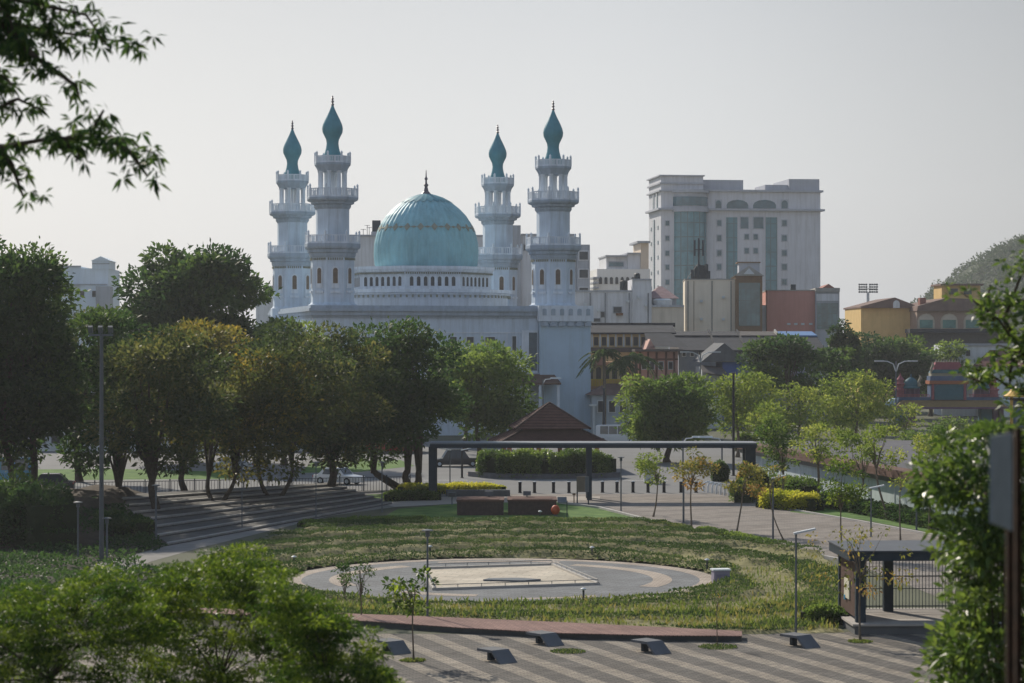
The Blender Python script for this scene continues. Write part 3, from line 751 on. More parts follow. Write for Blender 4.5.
# pale block right behind the mosque
pw = mat('weathered_white_wall', (.60, .61, .64), .9, .10, .12, streak=.35)
pw2 = mat('weathered_grey_wall', (.38, .40, .44), .9, .12, .15, streak=.3)
f = Fac('apartment_block', 'weathered pale grey block directly behind the mosque dome and minarets', 'building', 348, 430, 3)
f.box('wall', pw, 348, 500, 236, 0, 0, 22, z0=0); f.box('wall', pw, 520.6, 576, 235, 0, 0, 22, z0=0)
f.box('stair_tower', pw2, 500.2, 520.4, 225.5, 0, -1, 20, z0=0); f.box('end_wing', pw2, 576.2, 589, 245, 0, -2, 22, z0=0)
f.box('water_tank', metal_d, 372, 380.5, 219.5, 231, 3, 6); f.box('tank_stand', pw2, 371, 382, 231, 236.2, 2.5, 7)
for py in (252, 270, 288): f.win(578.5, 587, py, py + 8, dark, pw, .2, d=-2)
for px in (524, 532): f.win(px, px + 4, 245, 250, dark, pw2, .2)
f.box('parapet', pw2, 348, 500, 234.8, 236.5, -.25, .3); f.box('parapet', pw2, 521, 576, 233.8, 235.5, -.25, .3)
b = MB()
for px, py in ((367, 224), (363, 228), (512, 219), (369, 226)):
    b.box(f.u(px) - .05, 4, f.z(px, 236), f.u(px) + .05, 4.1, f.z(px, py)); b.box(f.u(px) - .5, 4, f.z(px, py) - .1, f.u(px) + .5, 4.1, f.z(px, py) - .03)
b.build('aerial', metal_d, f.t)

f = Fac('long_building', 'long weathered white wall building between the mosque and the beige block', 'building', 568, 398, 2)
f.box('wall', pw, 568, 632, 291, 0, 0, 14, z0=0); f.box('raised_wall', pw, 632.1, 651.5, 279.5, 0, -.2, 14, z0=0)
f.box('wall', mat('cream_wall', (.56, .50, .42), .9, .08, .3, streak=.25), 651.6, 684, 306, 0, 0, 12, z0=0)
f.box('coping', pw2, 568, 632, 290.2, 291.8, -.2, .3); f.box('coping', pw2, 651.6, 684, 305, 307, -.25, .3); f.box('coping', pw2, 632, 651.6, 278.8, 280.2, -.4, .3)
f.win(613.5, 621.5, 307, 312.5, dark, pw2, .15); f.win(572, 576, 318, 321, dark, pw2, .1); f.win(594, 600, 318.5, 321.5, dark, pw2, .1)
for px, py in ((584, 303), (597, 309), (626, 300), (637, 296), (644, 304)): f.box('air_conditioner', metal_w, px, px + 2.8, py, py + 2.4, -.9, -.25)
b = MB()
for px in (590, 605, 629, 648): b.box(f.u(px) - .07, -.4, 0, f.u(px) + .07, -.22, f.z(px, 293))
b.build('drain_pipe', metal_g, f.t)
for px in (588, 601, 641): f.win(px, px + 3.2, 312, 317, dark, pw2, .12)
f.box('awning', mat('rust', (.2, .11, .07), .9, .3, 3), 616, 622.5, 313, 315.5, -1.2, 0)
roofshape(f.t, 'hip_roof', mat('roof_faded_pink', (.30, .20, .20), .85, .2, 1), f.u(651), f.u(680), 4, 14, f.z(665, 298), f.z(665, 285), .3, hip=2.5)
f.box('roof_room', pw2, 652, 679, 298, 306.2, 4.2, 13.5)
b = MB(); b.lathe([(1.6, f.z(665, 305)), (1.7, f.z(665, 300)), (1.2, f.z(665, 298.5))], 14, f.u(664), 2.2); b.build('water_tank', metal_w, f.t)
for px, y0, y1 in ((625, 280, 290.3), (638.5, 272.8, 279)):
    b = MB(); w = (f.u(px + 4) - f.u(px - 4)) / 2 * (1 if px < 630 else .75); b.lathe([(w, f.z(px, y1)), (w, f.z(px, y0 + 1)), (w * .6, f.z(px, y0))], 14, f.u(px), 2.5); b.build('water_tank', mat('tank_black', (.03, .04, .045), .5, .1), f.t)

f = Fac('stepped_building', 'bright white stepped building with arched windows left of the hotel', 'building', 592, 500, 4)
f.box('wall', mat('bright_white', (.72, .71, .69), .8, .05, .3, streak=.1), 597, 650, 269, 0, 0, 20, z0=0)
f.box('upper_floor', pw, 607, 628, 256, 269, 1.5, 16); f.box('upper_floor', pw, 628.1, 641, 253.5, 269, 1, 16)
f.box('top_floor', mat('cream_tower', (.62, .52, .42), .8, .08, .4), 641.1, 649, 243, 269, .5, 14); f.box('flat_roof', pw2, 637, 650, 241, 243, -.6, 14)
f.box('flat_roof', pw2, 606, 628, 255, 256.5, .8, 16.4); f.box('flat_roof', pw2, 627.5, 641.5, 252.5, 254, .5, 16.4)
f.box('balcony', pw2, 592.5, 598, 277, 278.6, -1.5, 8); f.box('balcony', pw2, 592.5, 598, 282, 283.6, -1.5, 8); f.box('balcony', pw2, 592.5, 598, 287, 288.6, -1.5, 8)
for k in range(8): f.win(599 + k * 5.4, 602 + k * 5.4, 277, 284, dark, None, arch=1)
f.win(610, 624, 262, 266, tealw, pw2, .2, d=1.5)

# beige and red blocks with glass shopfronts
beige = mat('beige_blank_wall', (.74, .66, .54), .9, .06, .2, streak=.12)
redw = mat('red_blank_wall', (.52, .25, .21), .9, .08, .2, streak=.15)
gf = glassmat('shop_glass', (.07, .14, .15), .15, .7, grid=(.9, 2.2, .07))
brn = mat('brown_frame', (.20, .13, .08), .8, .15, 1)
f = Fac('beige_block', 'beige blank-walled block with a gabled glass end and roof aerials', 'building', 685, 412, -3)
f.box('wall', beige, 685, 735, 279.5, 0, 0, 16, z0=0); f.box('coping', concrete, 684.5, 735, 278.8, 279.8, -.1, 16.2)
f.box('wall_seam', brn, 693.6, 694.2, 281, 331, -.04, 0)
f.box('glass_end', brn, 735.1, 762, 276, 0, -1.2, 15, z0=0); f.win(738.5, 759.5, 283, 326, gf, None, d=-1.2, name='glass_front')
u0, u1 = f.u(735.1), f.u(762); b = MB(); b.xz([(u0 - .3, f.z(748, 276)), (u1 + .3, f.z(748, 276)), ((u0 + u1) / 2, f.z(748, 266))], -1.6, 15); b.build('gable', concrete, f.t)
b = MB(); b.xz([((u0 + u1) / 2 - 1.0, f.z(748, 274.5)), ((u0 + u1) / 2 + 1.0, f.z(748, 274.5)), ((u0 + u1) / 2, f.z(748, 268.5))], -1.8, -1.55); b.build('gable_emblem', metal_w, f.t)
f.box('rear_room', hot2, 741, 762, 261, 276, 8, 14); f.box('roof_slab', brn, 739, 763, 260.3, 261.3, 7.7, 14.3)
b = MB(); r_ = random.Random(3); b.M = None
uc = f.u(699.5)
b.tube([(uc, 5, f.z(700, 280)), (uc, 5, f.z(700, 237))], .16, 6)
for k in range(-1, 2): 
    for yy in (239, 246): b.box(uc + k * .75 - .18, 4.6, f.z(700, yy + 9), uc + k * .75 + .18, 4.8, f.z(700, yy))
b.box(uc - .9, 4.9, f.z(700, 249), uc + .9, 5.1, f.z(700, 248)); 
for s_ in (-1, 1): b.tube([(uc + s_ * 2.2, 5, f.z(700, 279)), (uc, 5, f.z(700, 262))], .06, 5)
b.build('antenna_mast', metal_d, f.t)
b = MB()
for k in range(16):
    uu = f.u(687) + r_.random() * (f.u(711) - f.u(687)); hh = r_.uniform(.7, 3.0); zz = f.z(700, 279.5); b.box(uu - .2, 4 + r_.random() * 3, zz, uu + r_.uniform(.1, .5), 7.3, zz + hh)
b.build('rooftop_equipment', metal_d, f.t)
for px, py in ((700, 300), (700, 318), (722, 296), (722, 318)):
    f.box('air_conditioner', metal_w, px, px + 2.6, py, py + 2.4, -.7, -.05)
b = MB()
for px in (688, 712, 731): b.box(f.u(px) - .07, -.16, 0, f.u(px) + .07, -.02, f.z(px, 281))
b.build('drain_pipe', metal_g, f.t)
f = Fac('red_block', 'brick red blank-walled block with a grey glass end', 'building', 767, 420, -3)
f.box('wall', redw, 767, 815, 290.5, 0, 0, 16, z0=0); f.box('coping', concrete, 766.5, 815, 289.8, 290.8, -.15, 16.2)
f.box('glass_end', pw2, 815.1, 839, 292, 0, -1, 15, z0=0); f.box('band', concrete, 814.8, 839.3, 288, 291.9, -1.4, 15.2)
f.win(816.5, 837.5, 303, 329, gf, None, d=-1, name='glass_front'); f.box('band', pw, 816, 838, 294, 301, -1.12, -1.01)
u0, u1 = f.u(822), f.u(834); b = MB(); b.xz([(u0, f.z(828, 288)), (u1, f.z(828, 288)), ((u0 + u1) / 2, f.z(828, 284))], -1.3, 14); b.build('gable', mat('roof_red', (.28, .12, .10), .85, .2), f.t)
for k, px in enumerate((789, 796, 803, 811)): f.win(px - 2, px + 1.5, 323, 325, metal_w, None, name='vent')
f.box('roof_box', metal_d, 792, 797, 284, 290, 3, 5)
f.box('white_shed', white, 762.6, 766.6, 305, 0, 1, 8, z0=0)

# ---- shophouses
dslate = mat('roof_slate', (0.034, 0.039, 0.051), .85, .3, .8, streak=.2, bump=.3)
dslate2 = mat('roof_slate_brown', (0.088, 0.080, 0.080), .85, .25, .8, streak=.2)
yel = mat('shop_yellow', (.60, .47, .26), .85, .1, .6, streak=.15)
pink = mat('shop_pink', (0.522, 0.324, 0.279), .85, .1, .6, streak=.15)
shut = mat('shutter_dark', (.06, .06, .065), .7, .3, 2)
f = Fac('shophouse', 'cream yellow shophouse with a row of dark shuttered windows right of the mosque', 'building', 584, 346, 1, 'old shophouses behind the park')
f.box('wall', yel, 584, 652, 333, 0, 0, 12, z0=0)
f.box('roof_parapet', dslate2, 586, 679, 322.5, 326.5, 6.5, 12)
b = MB(); ua, ub = f.u(584) - .3, f.u(676); ze, zr = f.z(620, 332.5), f.z(620, 324.5); b.add([(ua, -.6, ze), (ub, -.6, ze), (ub, 6.4, zr), (ua, 6.4, zr), (ua, -.6, ze - .25), (ub, -.6, ze - .25), (ub, 6.4, ze - .25), (ua, 6.4, ze - .25)], [(0,1,2,3),(4,7,6,5),(0,4,5,1),(1,5,6,2),(2,6,7,3),(3,7,4,0)]); b.build('roof', dslate, f.t)
for k in range(8): f.win(586 + k * 7.9, 590.5 + k * 7.9, 337, 345.5, shut, yel, .15)
b = MB()
for k in range(9): uu = f.u(584.2 + k * 7.9); b.box(uu - .12, -.12, f.z(600, 347), uu + .12, 0, f.z(600, 334))
b.build('pilaster', white, f.t)
f.box('lean_to_roof', dslate2, 584, 640, 347.5, 352, -4, -.01)
f.box('lower_front', yel, 584.3, 640, 352.1, 0, -3.6, -.02, z0=0)
f = Fac('shophouse', 'pink gabled shophouse with a dark slate roof left of the round tree', 'building', 636, 338, 2, 'old shophouses behind the park')
f.box('wall', pink, 636, 678, 351, 0, 0, 9, z0=0)
b = MB(); ua, ub = f.u(650), f.u(684); b.add([(ua, -.6, f.z(650, 347)), (ub + .6, -.6, f.z(650, 347)), (ub - 1.2, 7, f.z(650, 333)), (ua - .2, 7, f.z(650, 333)), (ua, 7, f.z(650, 347)), (ub + .6, 7, f.z(650, 347))], [(0, 1, 2, 3), (3, 2, 5, 4), (0, 3, 4), (1, 5, 2), (0, 4, 5, 1)]); b.build('roof', dslate, f.t)
b = MB(); b.xz([(f.u(645), f.z(650, 350.5)), (f.u(656), f.z(650, 350.5)), (f.u(650), f.z(650, 339))], -.4, 8); b.build('gable', pink, f.t)
f.box('porch_roof', dslate2, 634, 682, 349.3, 351.5, -1.6, 9)
b = MB()
for px in (640, 648, 656.5, 666, 674): uu = f.u(px); b.box(uu - .14, -.16, f.z(655, 400), uu + .14, 0, f.z(655, 352))
b.box(f.u(637), -.14, f.z(655, 360), f.u(678), -.02, f.z(655, 358.5)); b.build('timber_frame', mat('timber_red_brown', (0.112, 0.056, 0.042), .8, .2, 2), f.t)
for px in (642, 650, 659, 668.5): f.win(px, px + 4, 362, 369, shut, white, .1)
f = Fac('shophouse', 'low house with an orange gable and yellow arched balcony behind the palms', 'building', 586, 322, 3, 'old shophouses behind the park')
f.box('wall', mat('shop_orange', (.52, .30, .17), .85, .12, .7, streak=.1), 586, 636, 362, 0, 0, 8, z0=0)
b = MB(); b.xz([(f.u(587), f.z(600, 365)), (f.u(606), f.z(600, 365)), (f.u(599), f.z(600, 353))], -1.2, 6); b.build('gable', mat('gable_salmon', (0.420, 0.210, 0.154), .85, .1, 1), f.t)
for k in range(5): f.win(588 + k * 8, 593 + k * 8, 367, 379, shut, yel, .2, arch=.8)
b = MB()
for k in range(26): uu = f.u(587 + k * 1.6); b.box(uu - .06, -1.1, f.z(600, 386), uu + .06, -1.0, f.z(600, 380))
b.box(f.u(586), -1.15, f.z(600, 380), f.u(627), -.95, f.z(600, 379)); b.build('balcony_rail', mat('rail_yellow', (.62, .42, .06), .7, .1, 2), f.t)
f = Fac('shophouse', 'pale blue single storey house with a brown hipped roof behind the white van', 'building', 588, 306, 2, 'old shophouses behind the park')
f.box('wall', mat('wall_blue_grey', (.42, .48, .53), .85, .08, .6, streak=.2), 592, 645, 395, 0, 0, 8, z0=0)
roofshape(f.t, 'roof', mat('roof_tile_brown', (.15, .095, .085), .85, .25, 1.5), f.u(590), f.u(647), 0, 8, f.z(615, 395), f.z(615, 384), .5, hip=3)
for k, px in enumerate((598, 609, 620, 631)): f.win(px, px + 6, 401, 412, shut, white, .12)
f.box('door_awning', white, 589, 596, 404, 406, -1.4, 0); f.box('side_column', white, 592.5, 594, 406, 0, -1.3, -1.05, z0=0)
# terrace of dark roofs, four units
units = [(676, 722, 'shophouse with a plain dark slate roof, left end of the roof terrace', dslate, dslate2),
         (715, 745, 'shophouse with a dark roof and white gable verge below the beige block', dslate, dslate),
         (744, 782, 'shophouse with a pale brown ridged roof between the beige and red blocks', dslate2, dslate),
         (783, 821, 'shophouse with a bright blue metal roof below the red block', mat('roof_blue', (.10, .20, .38), .6, .12, .8), concrete)]
for i, (a, b_, lb, rm, vm) in enumerate(units):
    f = Fac('shophouse', lb, 'building', a, 368 - 2 * i, 1, 'old shophouses behind the park'); s0, s1 = f.u(a), f.u(b_)
    f.box('wall', mat('wall_grey_blue', (.20, .23, .28), .85, .15, .6, streak=.2), a, b_, 336.5, 0, 6.6 - .3, 14, z0=0)
    b = MB(); ze, zr = f.z(a, 350), f.z(a, 331); zm = f.z(a, 336.5)
    b.add([(s0, -5, ze), (s1, -5, ze), (s1, 4, zm), (s0, 4, zm), (s0, -5, ze - .3), (s1, -5, ze - .3), (s1, 4, ze - .3), (s0, 4, ze - .3)], [(0,1,2,3),(4,7,6,5),(0,4,5,1),(1,5,6,2),(2,6,7,3),(3,7,4,0)])
    b.build('lower_roof', dslate, f.t)
    b = MB(); b.add([(s0, 3.8, zm + .2), (s1, 3.8, zm + .2), (s1, 10, zr), (s0, 10, zr), (s0, 3.8, zm), (s1, 3.8, zm), (s1, 10, zm), (s0, 10, zm)], [(0,1,2,3),(4,7,6,5),(0,4,5,1),(1,5,6,2),(2,6,7,3),(3,7,4,0)]); b.build('roof', rm, f.t)
    b = MB(); b.add([(s0 - .14, -5.2, ze + .15), (s0 + .14, -5.2, ze + .15), (s0 + .14, 10, zr + .35), (s0 - .14, 10, zr + .35), (s0 - .14, -5.2, ze - .6), (s0 + .14, -5.2, ze - .6), (s0 + .14, 10, ze - .6), (s0 - .14, 10, ze - .6)], [(0,1,2,3),(4,7,6,5),(0,4,5,1),(1,5,6,2),(2,6,7,3),(3,7,4,0)]); b.build('party_wall', vm, f.t)
    f.box('front_wall', mat('wall_grey_blue', (.2, .23, .28)), a + .3, b_ - .3, 350.3, 0, -4.4, 3.8, z0=0)
    for px in np.arange(a + 4, b_ - 4, 8): f.win(px, px + 3, 352, 356, shut, white, .1, d=-4.4)
f = Fac('shophouse', 'low house with a pale grey gabled roof and a bright blue side wall', 'building', 702, 330, 2, 'old shophouses behind the park')
f.box('wall', white, 702, 722, 367, 0, 0, 8, z0=0); f.box('blue_wall', mat('wall_blue', (.05, .10, .28), .8, .15, 1), 722.1, 744, 358, 0, -.5, 7, z0=0)
roofshape(f.t, 'roof', mat('roof_pale_grey', (.12, .125, .135), .9, .15, 1, streak=.2), f.u(703), f.u(744), -.5, 11, f.z(720, 362), f.z(720, 343), .4, axis='y')
b = MB(); b.add([(f.u(700), -4, f.z(710, 372)), (f.u(726), -4, f.z(710, 376)), (f.u(722), 0, f.z(710, 367)), (f.u(700), 0, f.z(710, 365))], [(0, 1, 2, 3)]); b.add([(f.u(700), -4, f.z(710, 373)), (f.u(726), -4, f.z(710, 377)), (f.u(722), 0, f.z(710, 368)), (f.u(700), 0, f.z(710, 366))], [(3, 2, 1, 0)]); b.build('lean_to_roof', dslate2, f.t)

# ---- yellow and brown buildings at the right
brr = mat('roof_brown_tile', (.17, .115, .10), .85, .2, .6)
f = Fac('yellow_hall', 'yellow hall with a brown gable roof under the floodlight mast', 'building', 861, 455, 0)
f.box('wall', mat('wall_yellow', (.62, .44, .19), .85, .08, .5, streak=.12), 861, 914, 308, 0, 0, 22, z0=0)
b = MB(); b.xz([(f.u(860), f.z(888, 308)), (f.u(915), f.z(888, 308)), (f.u(915), f.z(888, 305.5)), (f.u(894), f.z(888, 297.5)), (f.u(860), f.z(888, 306.5))], -1, 23); b.build('roof', brr, f.t)
b = MB(); b.arch(f.u(895.5), f.z(895, 308), 1.3, 1.5, -1.15, -.95); b.build('gable_window', white, f.t)
f = Fac('arcade_building', 'brown building with big arched green windows below the wooded hill', 'building', 917, 448, 1)
bw_ = mat('wall_brown_pink', (.34, .25, .20), .85, .1, .6, streak=.15)
f.box('wall', bw_, 917, 1010, 311, 0, 0, 20, z0=0)
b = MB(); b.xz([(f.u(916), f.z(950, 311)), (f.u(1011), f.z(950, 311)), (f.u(1000), f.z(950, 300)), (f.u(946), f.z(950, 298)), (f.u(917), f.z(950, 306))], -1, 20.5); b.build('roof', brr, f.t)
for k in range(4):
    px = 926 + k * 23; f.win(px - 8.5, px + 8.5, 313.5, 329, mat('arch_cream', (.5, .45, .36), .8), None, arch=.9, name='arch_surround'); f.win(px - 6.5, px + 6.5, 320, 328, mat('glass_green', (.12, .25, .22), .3, .3, 1), None, name='window', d=-.15)
    f.win(px - 6.5, px + 6.5, 314.8, 319.6, mat('arch_fill', (.55, .50, .42), .8), None, arch=.75, name='arch_infill', d=-.15)
f.box('upper_room', mat('wall_yellow'  , (.68, .42, .12)), 946, 985, 284.5, 299, 4, 12); f.box('flat_roof', brr, 944, 987, 283.2, 285, 3, 13); f.win(953, 962, 288, 294, dark, None, d=4); f.win(968, 976, 288, 294, dark, None, d=4)
f.box('chimney', mat('brick_dark', (.25, .11, .09), .9, .2, 2), 922, 928, 297.5, 306, 2, 4)
f.box('canopy', dslate, 905, 1010, 329, 333, -5, -.01); f.box('lower_wall', shut, 906, 1010, 333.2, 0, -3.5, -.02, z0=0)
f = Fac('white_house', 'white house with a dark red tiled roof behind the temple gate', 'building', 942, 386, -4)
f.box('wall', white, 942, 1035, 345, 0, 0, 12, z0=0)
roofshape(f.t, 'roof', mat('roof_dark_red', (.14, .06, .05), .85, .2, 1.5), f.u(975), f.u(1034), -6, 6, f.z(1000, 366), f.z(1000, 350), .5, hip=3)
f.box('front_wing', white, 976, 1033, 366.2, 0, -5.5, 5, z0=0)
for px in (948, 957, 966): f.win(px, px + 4, 350, 356, shut, None)
f.box('parapet', pw2, 941, 1036, 343.5, 345.6, -.3, .2)
# ---- left far buildings
f = Fac('office_building', 'pale blue-white office building with a small turret above the left trees', 'building', 34, 470, 2)
lw = mat('left_far_white', (.66, .74, .82), .8, .05, .2, streak=.12)
f.box('wall', lw, 30, 81, 266.5, 0, 0, 18, z0=0); f.box('right_wing', lw, 81.1, 109, 268.5, 0, -1, 16, z0=0)
f.box('turret', lw, 93, 110, 261, 269, -1.3, 8); u0, u1 = f.u(92), f.u(111.5)
b = MB(); b.xz([(u0, f.z(100, 261)), (u1, f.z(100, 261)), ((u0 + u1) / 2, f.z(100, 256.5))], -1.6, 8.5); b.build('turret_gable', lw, f.t)
f.box('coping', pw2, 30, 81, 265.6, 267, -.3, .3); f.box('band', pw2, 40, 108, 284, 285, -1.2, 0); f.box('string_course', pw2, 93, 110.5, 263.5, 264.3, -1.5, -1.3)
f.box('low_annex', pw2, 100, 114, 287, 0, -6, -1.5, z0=0)
for k in range(5): f.win(45 + k * 12, 49 + k * 12, 291, 297, shut, None, d=-1.01 if k > 2 else 0)
f = Fac('rooftop_house', 'small grey house with a rooftop room left of the rear minaret', 'building', 256, 400, 1)
f.box('wall', pw, 256, 284, 295, 0, 0, 10, z0=0); f.box('roof_room', pw2, 264, 277, 287, 295, 1, 6); f.box('flat_roof', pw2, 262, 279, 285.6, 287, .5, 6.5); f.box('coping', pw2, 255, 285, 293.8, 295.3, -.3, .2); f.win(268, 272, 289, 292, dark, None, d=1)

# ================================================================== TEMPLE GATE
TD = 344; tg = thing('temple_gate', 'colourful low temple gateway with teal domes and pink towers at the right', 'temple gate', PX(947, TD), TD, 0, 0)
tu = lambda px: (px - 947) / F * TD
tz = lambda py: Z(py, TD)
c_pk = mat('temple_pink', (0.275, 0.088, 0.110), .8, .15, 2); c_tl = mat('temple_teal', (0.039, 0.121, 0.154), .7, .15, 2); c_or = mat('temple_orange', (0.303, 0.110, 0.055), .8, .12, 2)
c_oc = mat('temple_ochre_roof', (0.220, 0.149, 0.066), .85, .15, 2); c_bl = mat('temple_blue', (0.066, 0.110, 0.198), .7, .15, 2); c_pu = mat('temple_purple', (0.132, 0.072, 0.132), .8, .15, 2); c_cr = mat('temple_cream', (0.303, 0.275, 0.209), .8, .1, 2)
b = MB(); ua, ub = tu(893), tu(1004)
b.add([(ua, -2.6, tz(406.5)), (ub, -2.6, tz(406.5)), (ub, 2.6, tz(406.5)), (ua, 2.6, tz(406.5)), (ua + 1.2, -1.2, tz(400)), (ub - 1.2, -1.2, tz(400)), (ub - 1.2, 1.2, tz(400)), (ua + 1.2, 1.2, tz(400))], [(0,3,2,1),(4,5,6,7),(0,1,5,4),(1,2,6,5),(2,3,7,6),(3,0,4,7)])
b.build('sloped_roof', c_oc, tg)
MB().box(ua - .2, -2.8, tz(408.5), ub + .2, 2.8, tz(406.6)).build('fascia', c_pu, tg)
b = MB(); b.box(tu(897), -1.2, tz(400), tu(1000), 1.2, tz(397)); b.build('deck', c_bl, tg)
b = MB(); b.box(tu(898), -1.3, tz(394.5), tu(927), -1.15, tz(394)); b.box(tu(967), -1.3, tz(394.5), tu(998), -1.15, tz(394))
for k in range(22):
    for c0 in (898, 967): uu = tu(c0 + .6 + k * 1.4); b.box(uu - .04, -1.28, tz(397), uu + .04, -1.2, tz(394.2))
b.build('balustrade', c_pk, tg)
for s_, c0 in ((1, 900.3), (1, 993)):
    b = MB(); z0 = tz(397); u = tu(c0); lv = [(.75, 0), (.75, .9), (.95, 1.0), (.95, 1.2), (.62, 1.25), (.62, 1.8), (.8, 1.9), (.8, 2.05), (.5, 2.1), (.5, 2.5), (.62, 2.6), (.3, 3.0), (.1, 3.3), (.05, 3.6)]
    b.lathe([(r, z0 + q) for r, q in lv], 8, u, 0); b.build('corner_tower', c_pk, tg)
for c0 in (911, 981):
    b = MB(); u = tu(c0); z0 = tz(397)
    for dx in (-1.05, -.35, .35, 1.05): b.lathe([(.12, z0), (.1, z0 + 1.3)], 6, u + dx, -.8)
    b.box(u - 1.1, -.2, z0, u + 1.1, .8, z0 + 1.3); b.build('shrine', c_pu, tg)
    b = MB(); b.lathe([(1.35, z0 + 1.3), (1.35, z0 + 1.5), (1.15, z0 + 1.6), (1.1, z0 + 2.0), (.85, z0 + 2.5), (.4, z0 + 2.85), (.12, z0 + 2.95), (.1, z0 + 3.35), (.02, z0 + 3.5)], 14, u, 0); b.build('dome', c_tl, tg, smooth=True)
b = MB(); b.box(tu(929), -1.4, tz(399.5), tu(965), 1.4, tz(384)); ctr = b.build('centre_block', c_bl, tg)
b = MB(); b.arch(tu(947), tz(399), tu(961) - tu(933), tz(383.5) - tz(399), -1.55, -1.41, flat=.3); b.build('arch_panel', c_tl, ctr)
b = MB()
for c0 in (931, 963): b.lathe([(.22, tz(399.5)), (.18, tz(384))], 8, tu(c0), -1.5)
b.build('pilaster', c_pk, ctr)
MB().box(tu(927.5), -1.7, tz(384), tu(966.5), 1.7, tz(380.5)).build('orange_cornice', c_or, tg)
MB().box(tu(928.5), -1.5, tz(380.5), tu(965.5), 1.5, tz(376)).build('band', c_bl, tg)
MB().box(tu(930), -1.2, tz(376), tu(964), 1.2, tz(373)).build('band', c_cr, tg)
b = MB(); b.xz([(tu(930), tz(373)), (tu(964), tz(373)), (tu(962), tz(369.5)), (tu(932), tz(369.5))], -1.35, 1.35); b.build('upper_roof', c_tl, tg)
MB().box(tu(933), -.9, tz(369.5), tu(961), .9, tz(366)).build('upper_band', c_pk, tg)
b = MB(); b.xz([(tu(933.5), tz(366)), (tu(960.5), tz(366)), (tu(959), tz(362.3)), (tu(935), tz(362.3))], -.7, .7); b.build('barrel_roof', c_pk, tg)
b = MB()
for k in range(9): b.lathe([(.1, tz(362.5)), (.2, tz(361.6)), (.08, tz(360.6)), (.03, tz(358.6))], 6, tu(936 + k * 2.75), 0)
b.build('finial_row', c_cr, tg)
for c0 in (931, 963, 918.5, 975):
    b = MB(); zb = tz(373) if c0 in (931, 963) else tz(386); b.tube([(tu(c0), -.9, zb), (tu(c0) - .15, -.95, zb + .6), (tu(c0) + .15, -.95, zb + 1.2), (tu(c0), -.9, zb + 1.7)], [.3, .2, .22, .04], 6); b.build('statue', c_cr, tg)
for s_, c0 in ((-1, 893), (1, 1004)):
    b = MB(); b.tube([(tu(c0) - s_ * 1.2, 0, tz(401)), (tu(c0) + s_ * .1, 0, tz(403)), (tu(c0) + s_ * .9, 0, tz(405.5)), (tu(c0) + s_ * 1.0, 0, tz(407.5))], [.5, .75, .5, .2], 8); b.build('roof_horn', mat('temple_pale_blue', (.40, .52, .60), .8, .1), tg)
for c0, w in ((901.5, .8), (912, .35), (985, .8), (994, .35), (1000, .3)):
    MB().box(tu(c0) - w, -1.2, 0, tu(c0) + w, 1.2, tz(408.4)).build('pillar', c_tl if w > .5 else c_pu, tg)
# golden kiosk
kd = 336; kk = thing('kiosk', 'golden yellow kiosk with a curved roof right of the temple gate', 'kiosk', PX(1019, kd), kd, 0)
ky = mat('kiosk_yellow', (0.560, 0.320, 0.040), .6, .1, 2)
b = MB(); b.lathe([(2.2, Z(397, kd)), (2.3, Z(396, kd)), (1.7, Z(393, kd)), (1.4, Z(391, kd)), (1.3, Z(389.5, kd)), (.1, Z(389, kd))], 12); b.build('roof', ky, kk)
b = MB()
for a in range(4): b.lathe([(.2, 0), (.2, Z(397, kd))], 8, 1.5 * math.cos(a * PI / 2 + .6), 1.5 * math.sin(a * PI / 2 + .6))
b.build('column', ky, kk); MB().lathe([(1.15, 0), (1.1, Z(398, kd))], 8).build('core', c_bl, kk)

# ================================================================== LONG LOW BUILDING (right)
A = Vector((*G(742, 476), 0)); B = Vector((*G(1080, 556), 0)); d = B - A; ang = math.atan2(d.y, d.x); Ln = d.length
lb = thing('low_building', 'long low building with pale blue walls, brown fascia and flat grey roof behind the promenade', 'building', A.x, A.y, 0, ang)
MB().box(0, 0, 0, Ln, .4, 2.2).build('wall', mat('wall_pale_blue', (.46, .53, .55), .8, .07, .6, streak=.3), lb)
MB().box(-.3, -.7, 2.62, Ln + .3, .9, 3.2).build('fascia', mat('fascia_brown', (.13, .075, .06), .85, .15, 1.2, streak=.2), lb)
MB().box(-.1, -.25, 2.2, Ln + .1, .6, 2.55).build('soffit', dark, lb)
MB().box(-.3, .91, 2.3, Ln + .3, 38, 3.2).build('roof', mat('roof_flat_grey', (.10, .10, .112), .9, .15, .25, streak=.0, bump=.1), lb)
MB().box(-.3, 38.01, 0, Ln + .3, 38.4, 3.75).build('parapet', concrete, lb)
MB().box(.2, .5, 0, Ln - .2, 37.9, 2.19).build('core', pw2, lb)
for k in range(int(Ln / 6.4)): MB().box(k * 6.4 + 1, -.06, .1, k * 6.4 + 1.07, 0, 2.19).build('pilaster', white, lb)

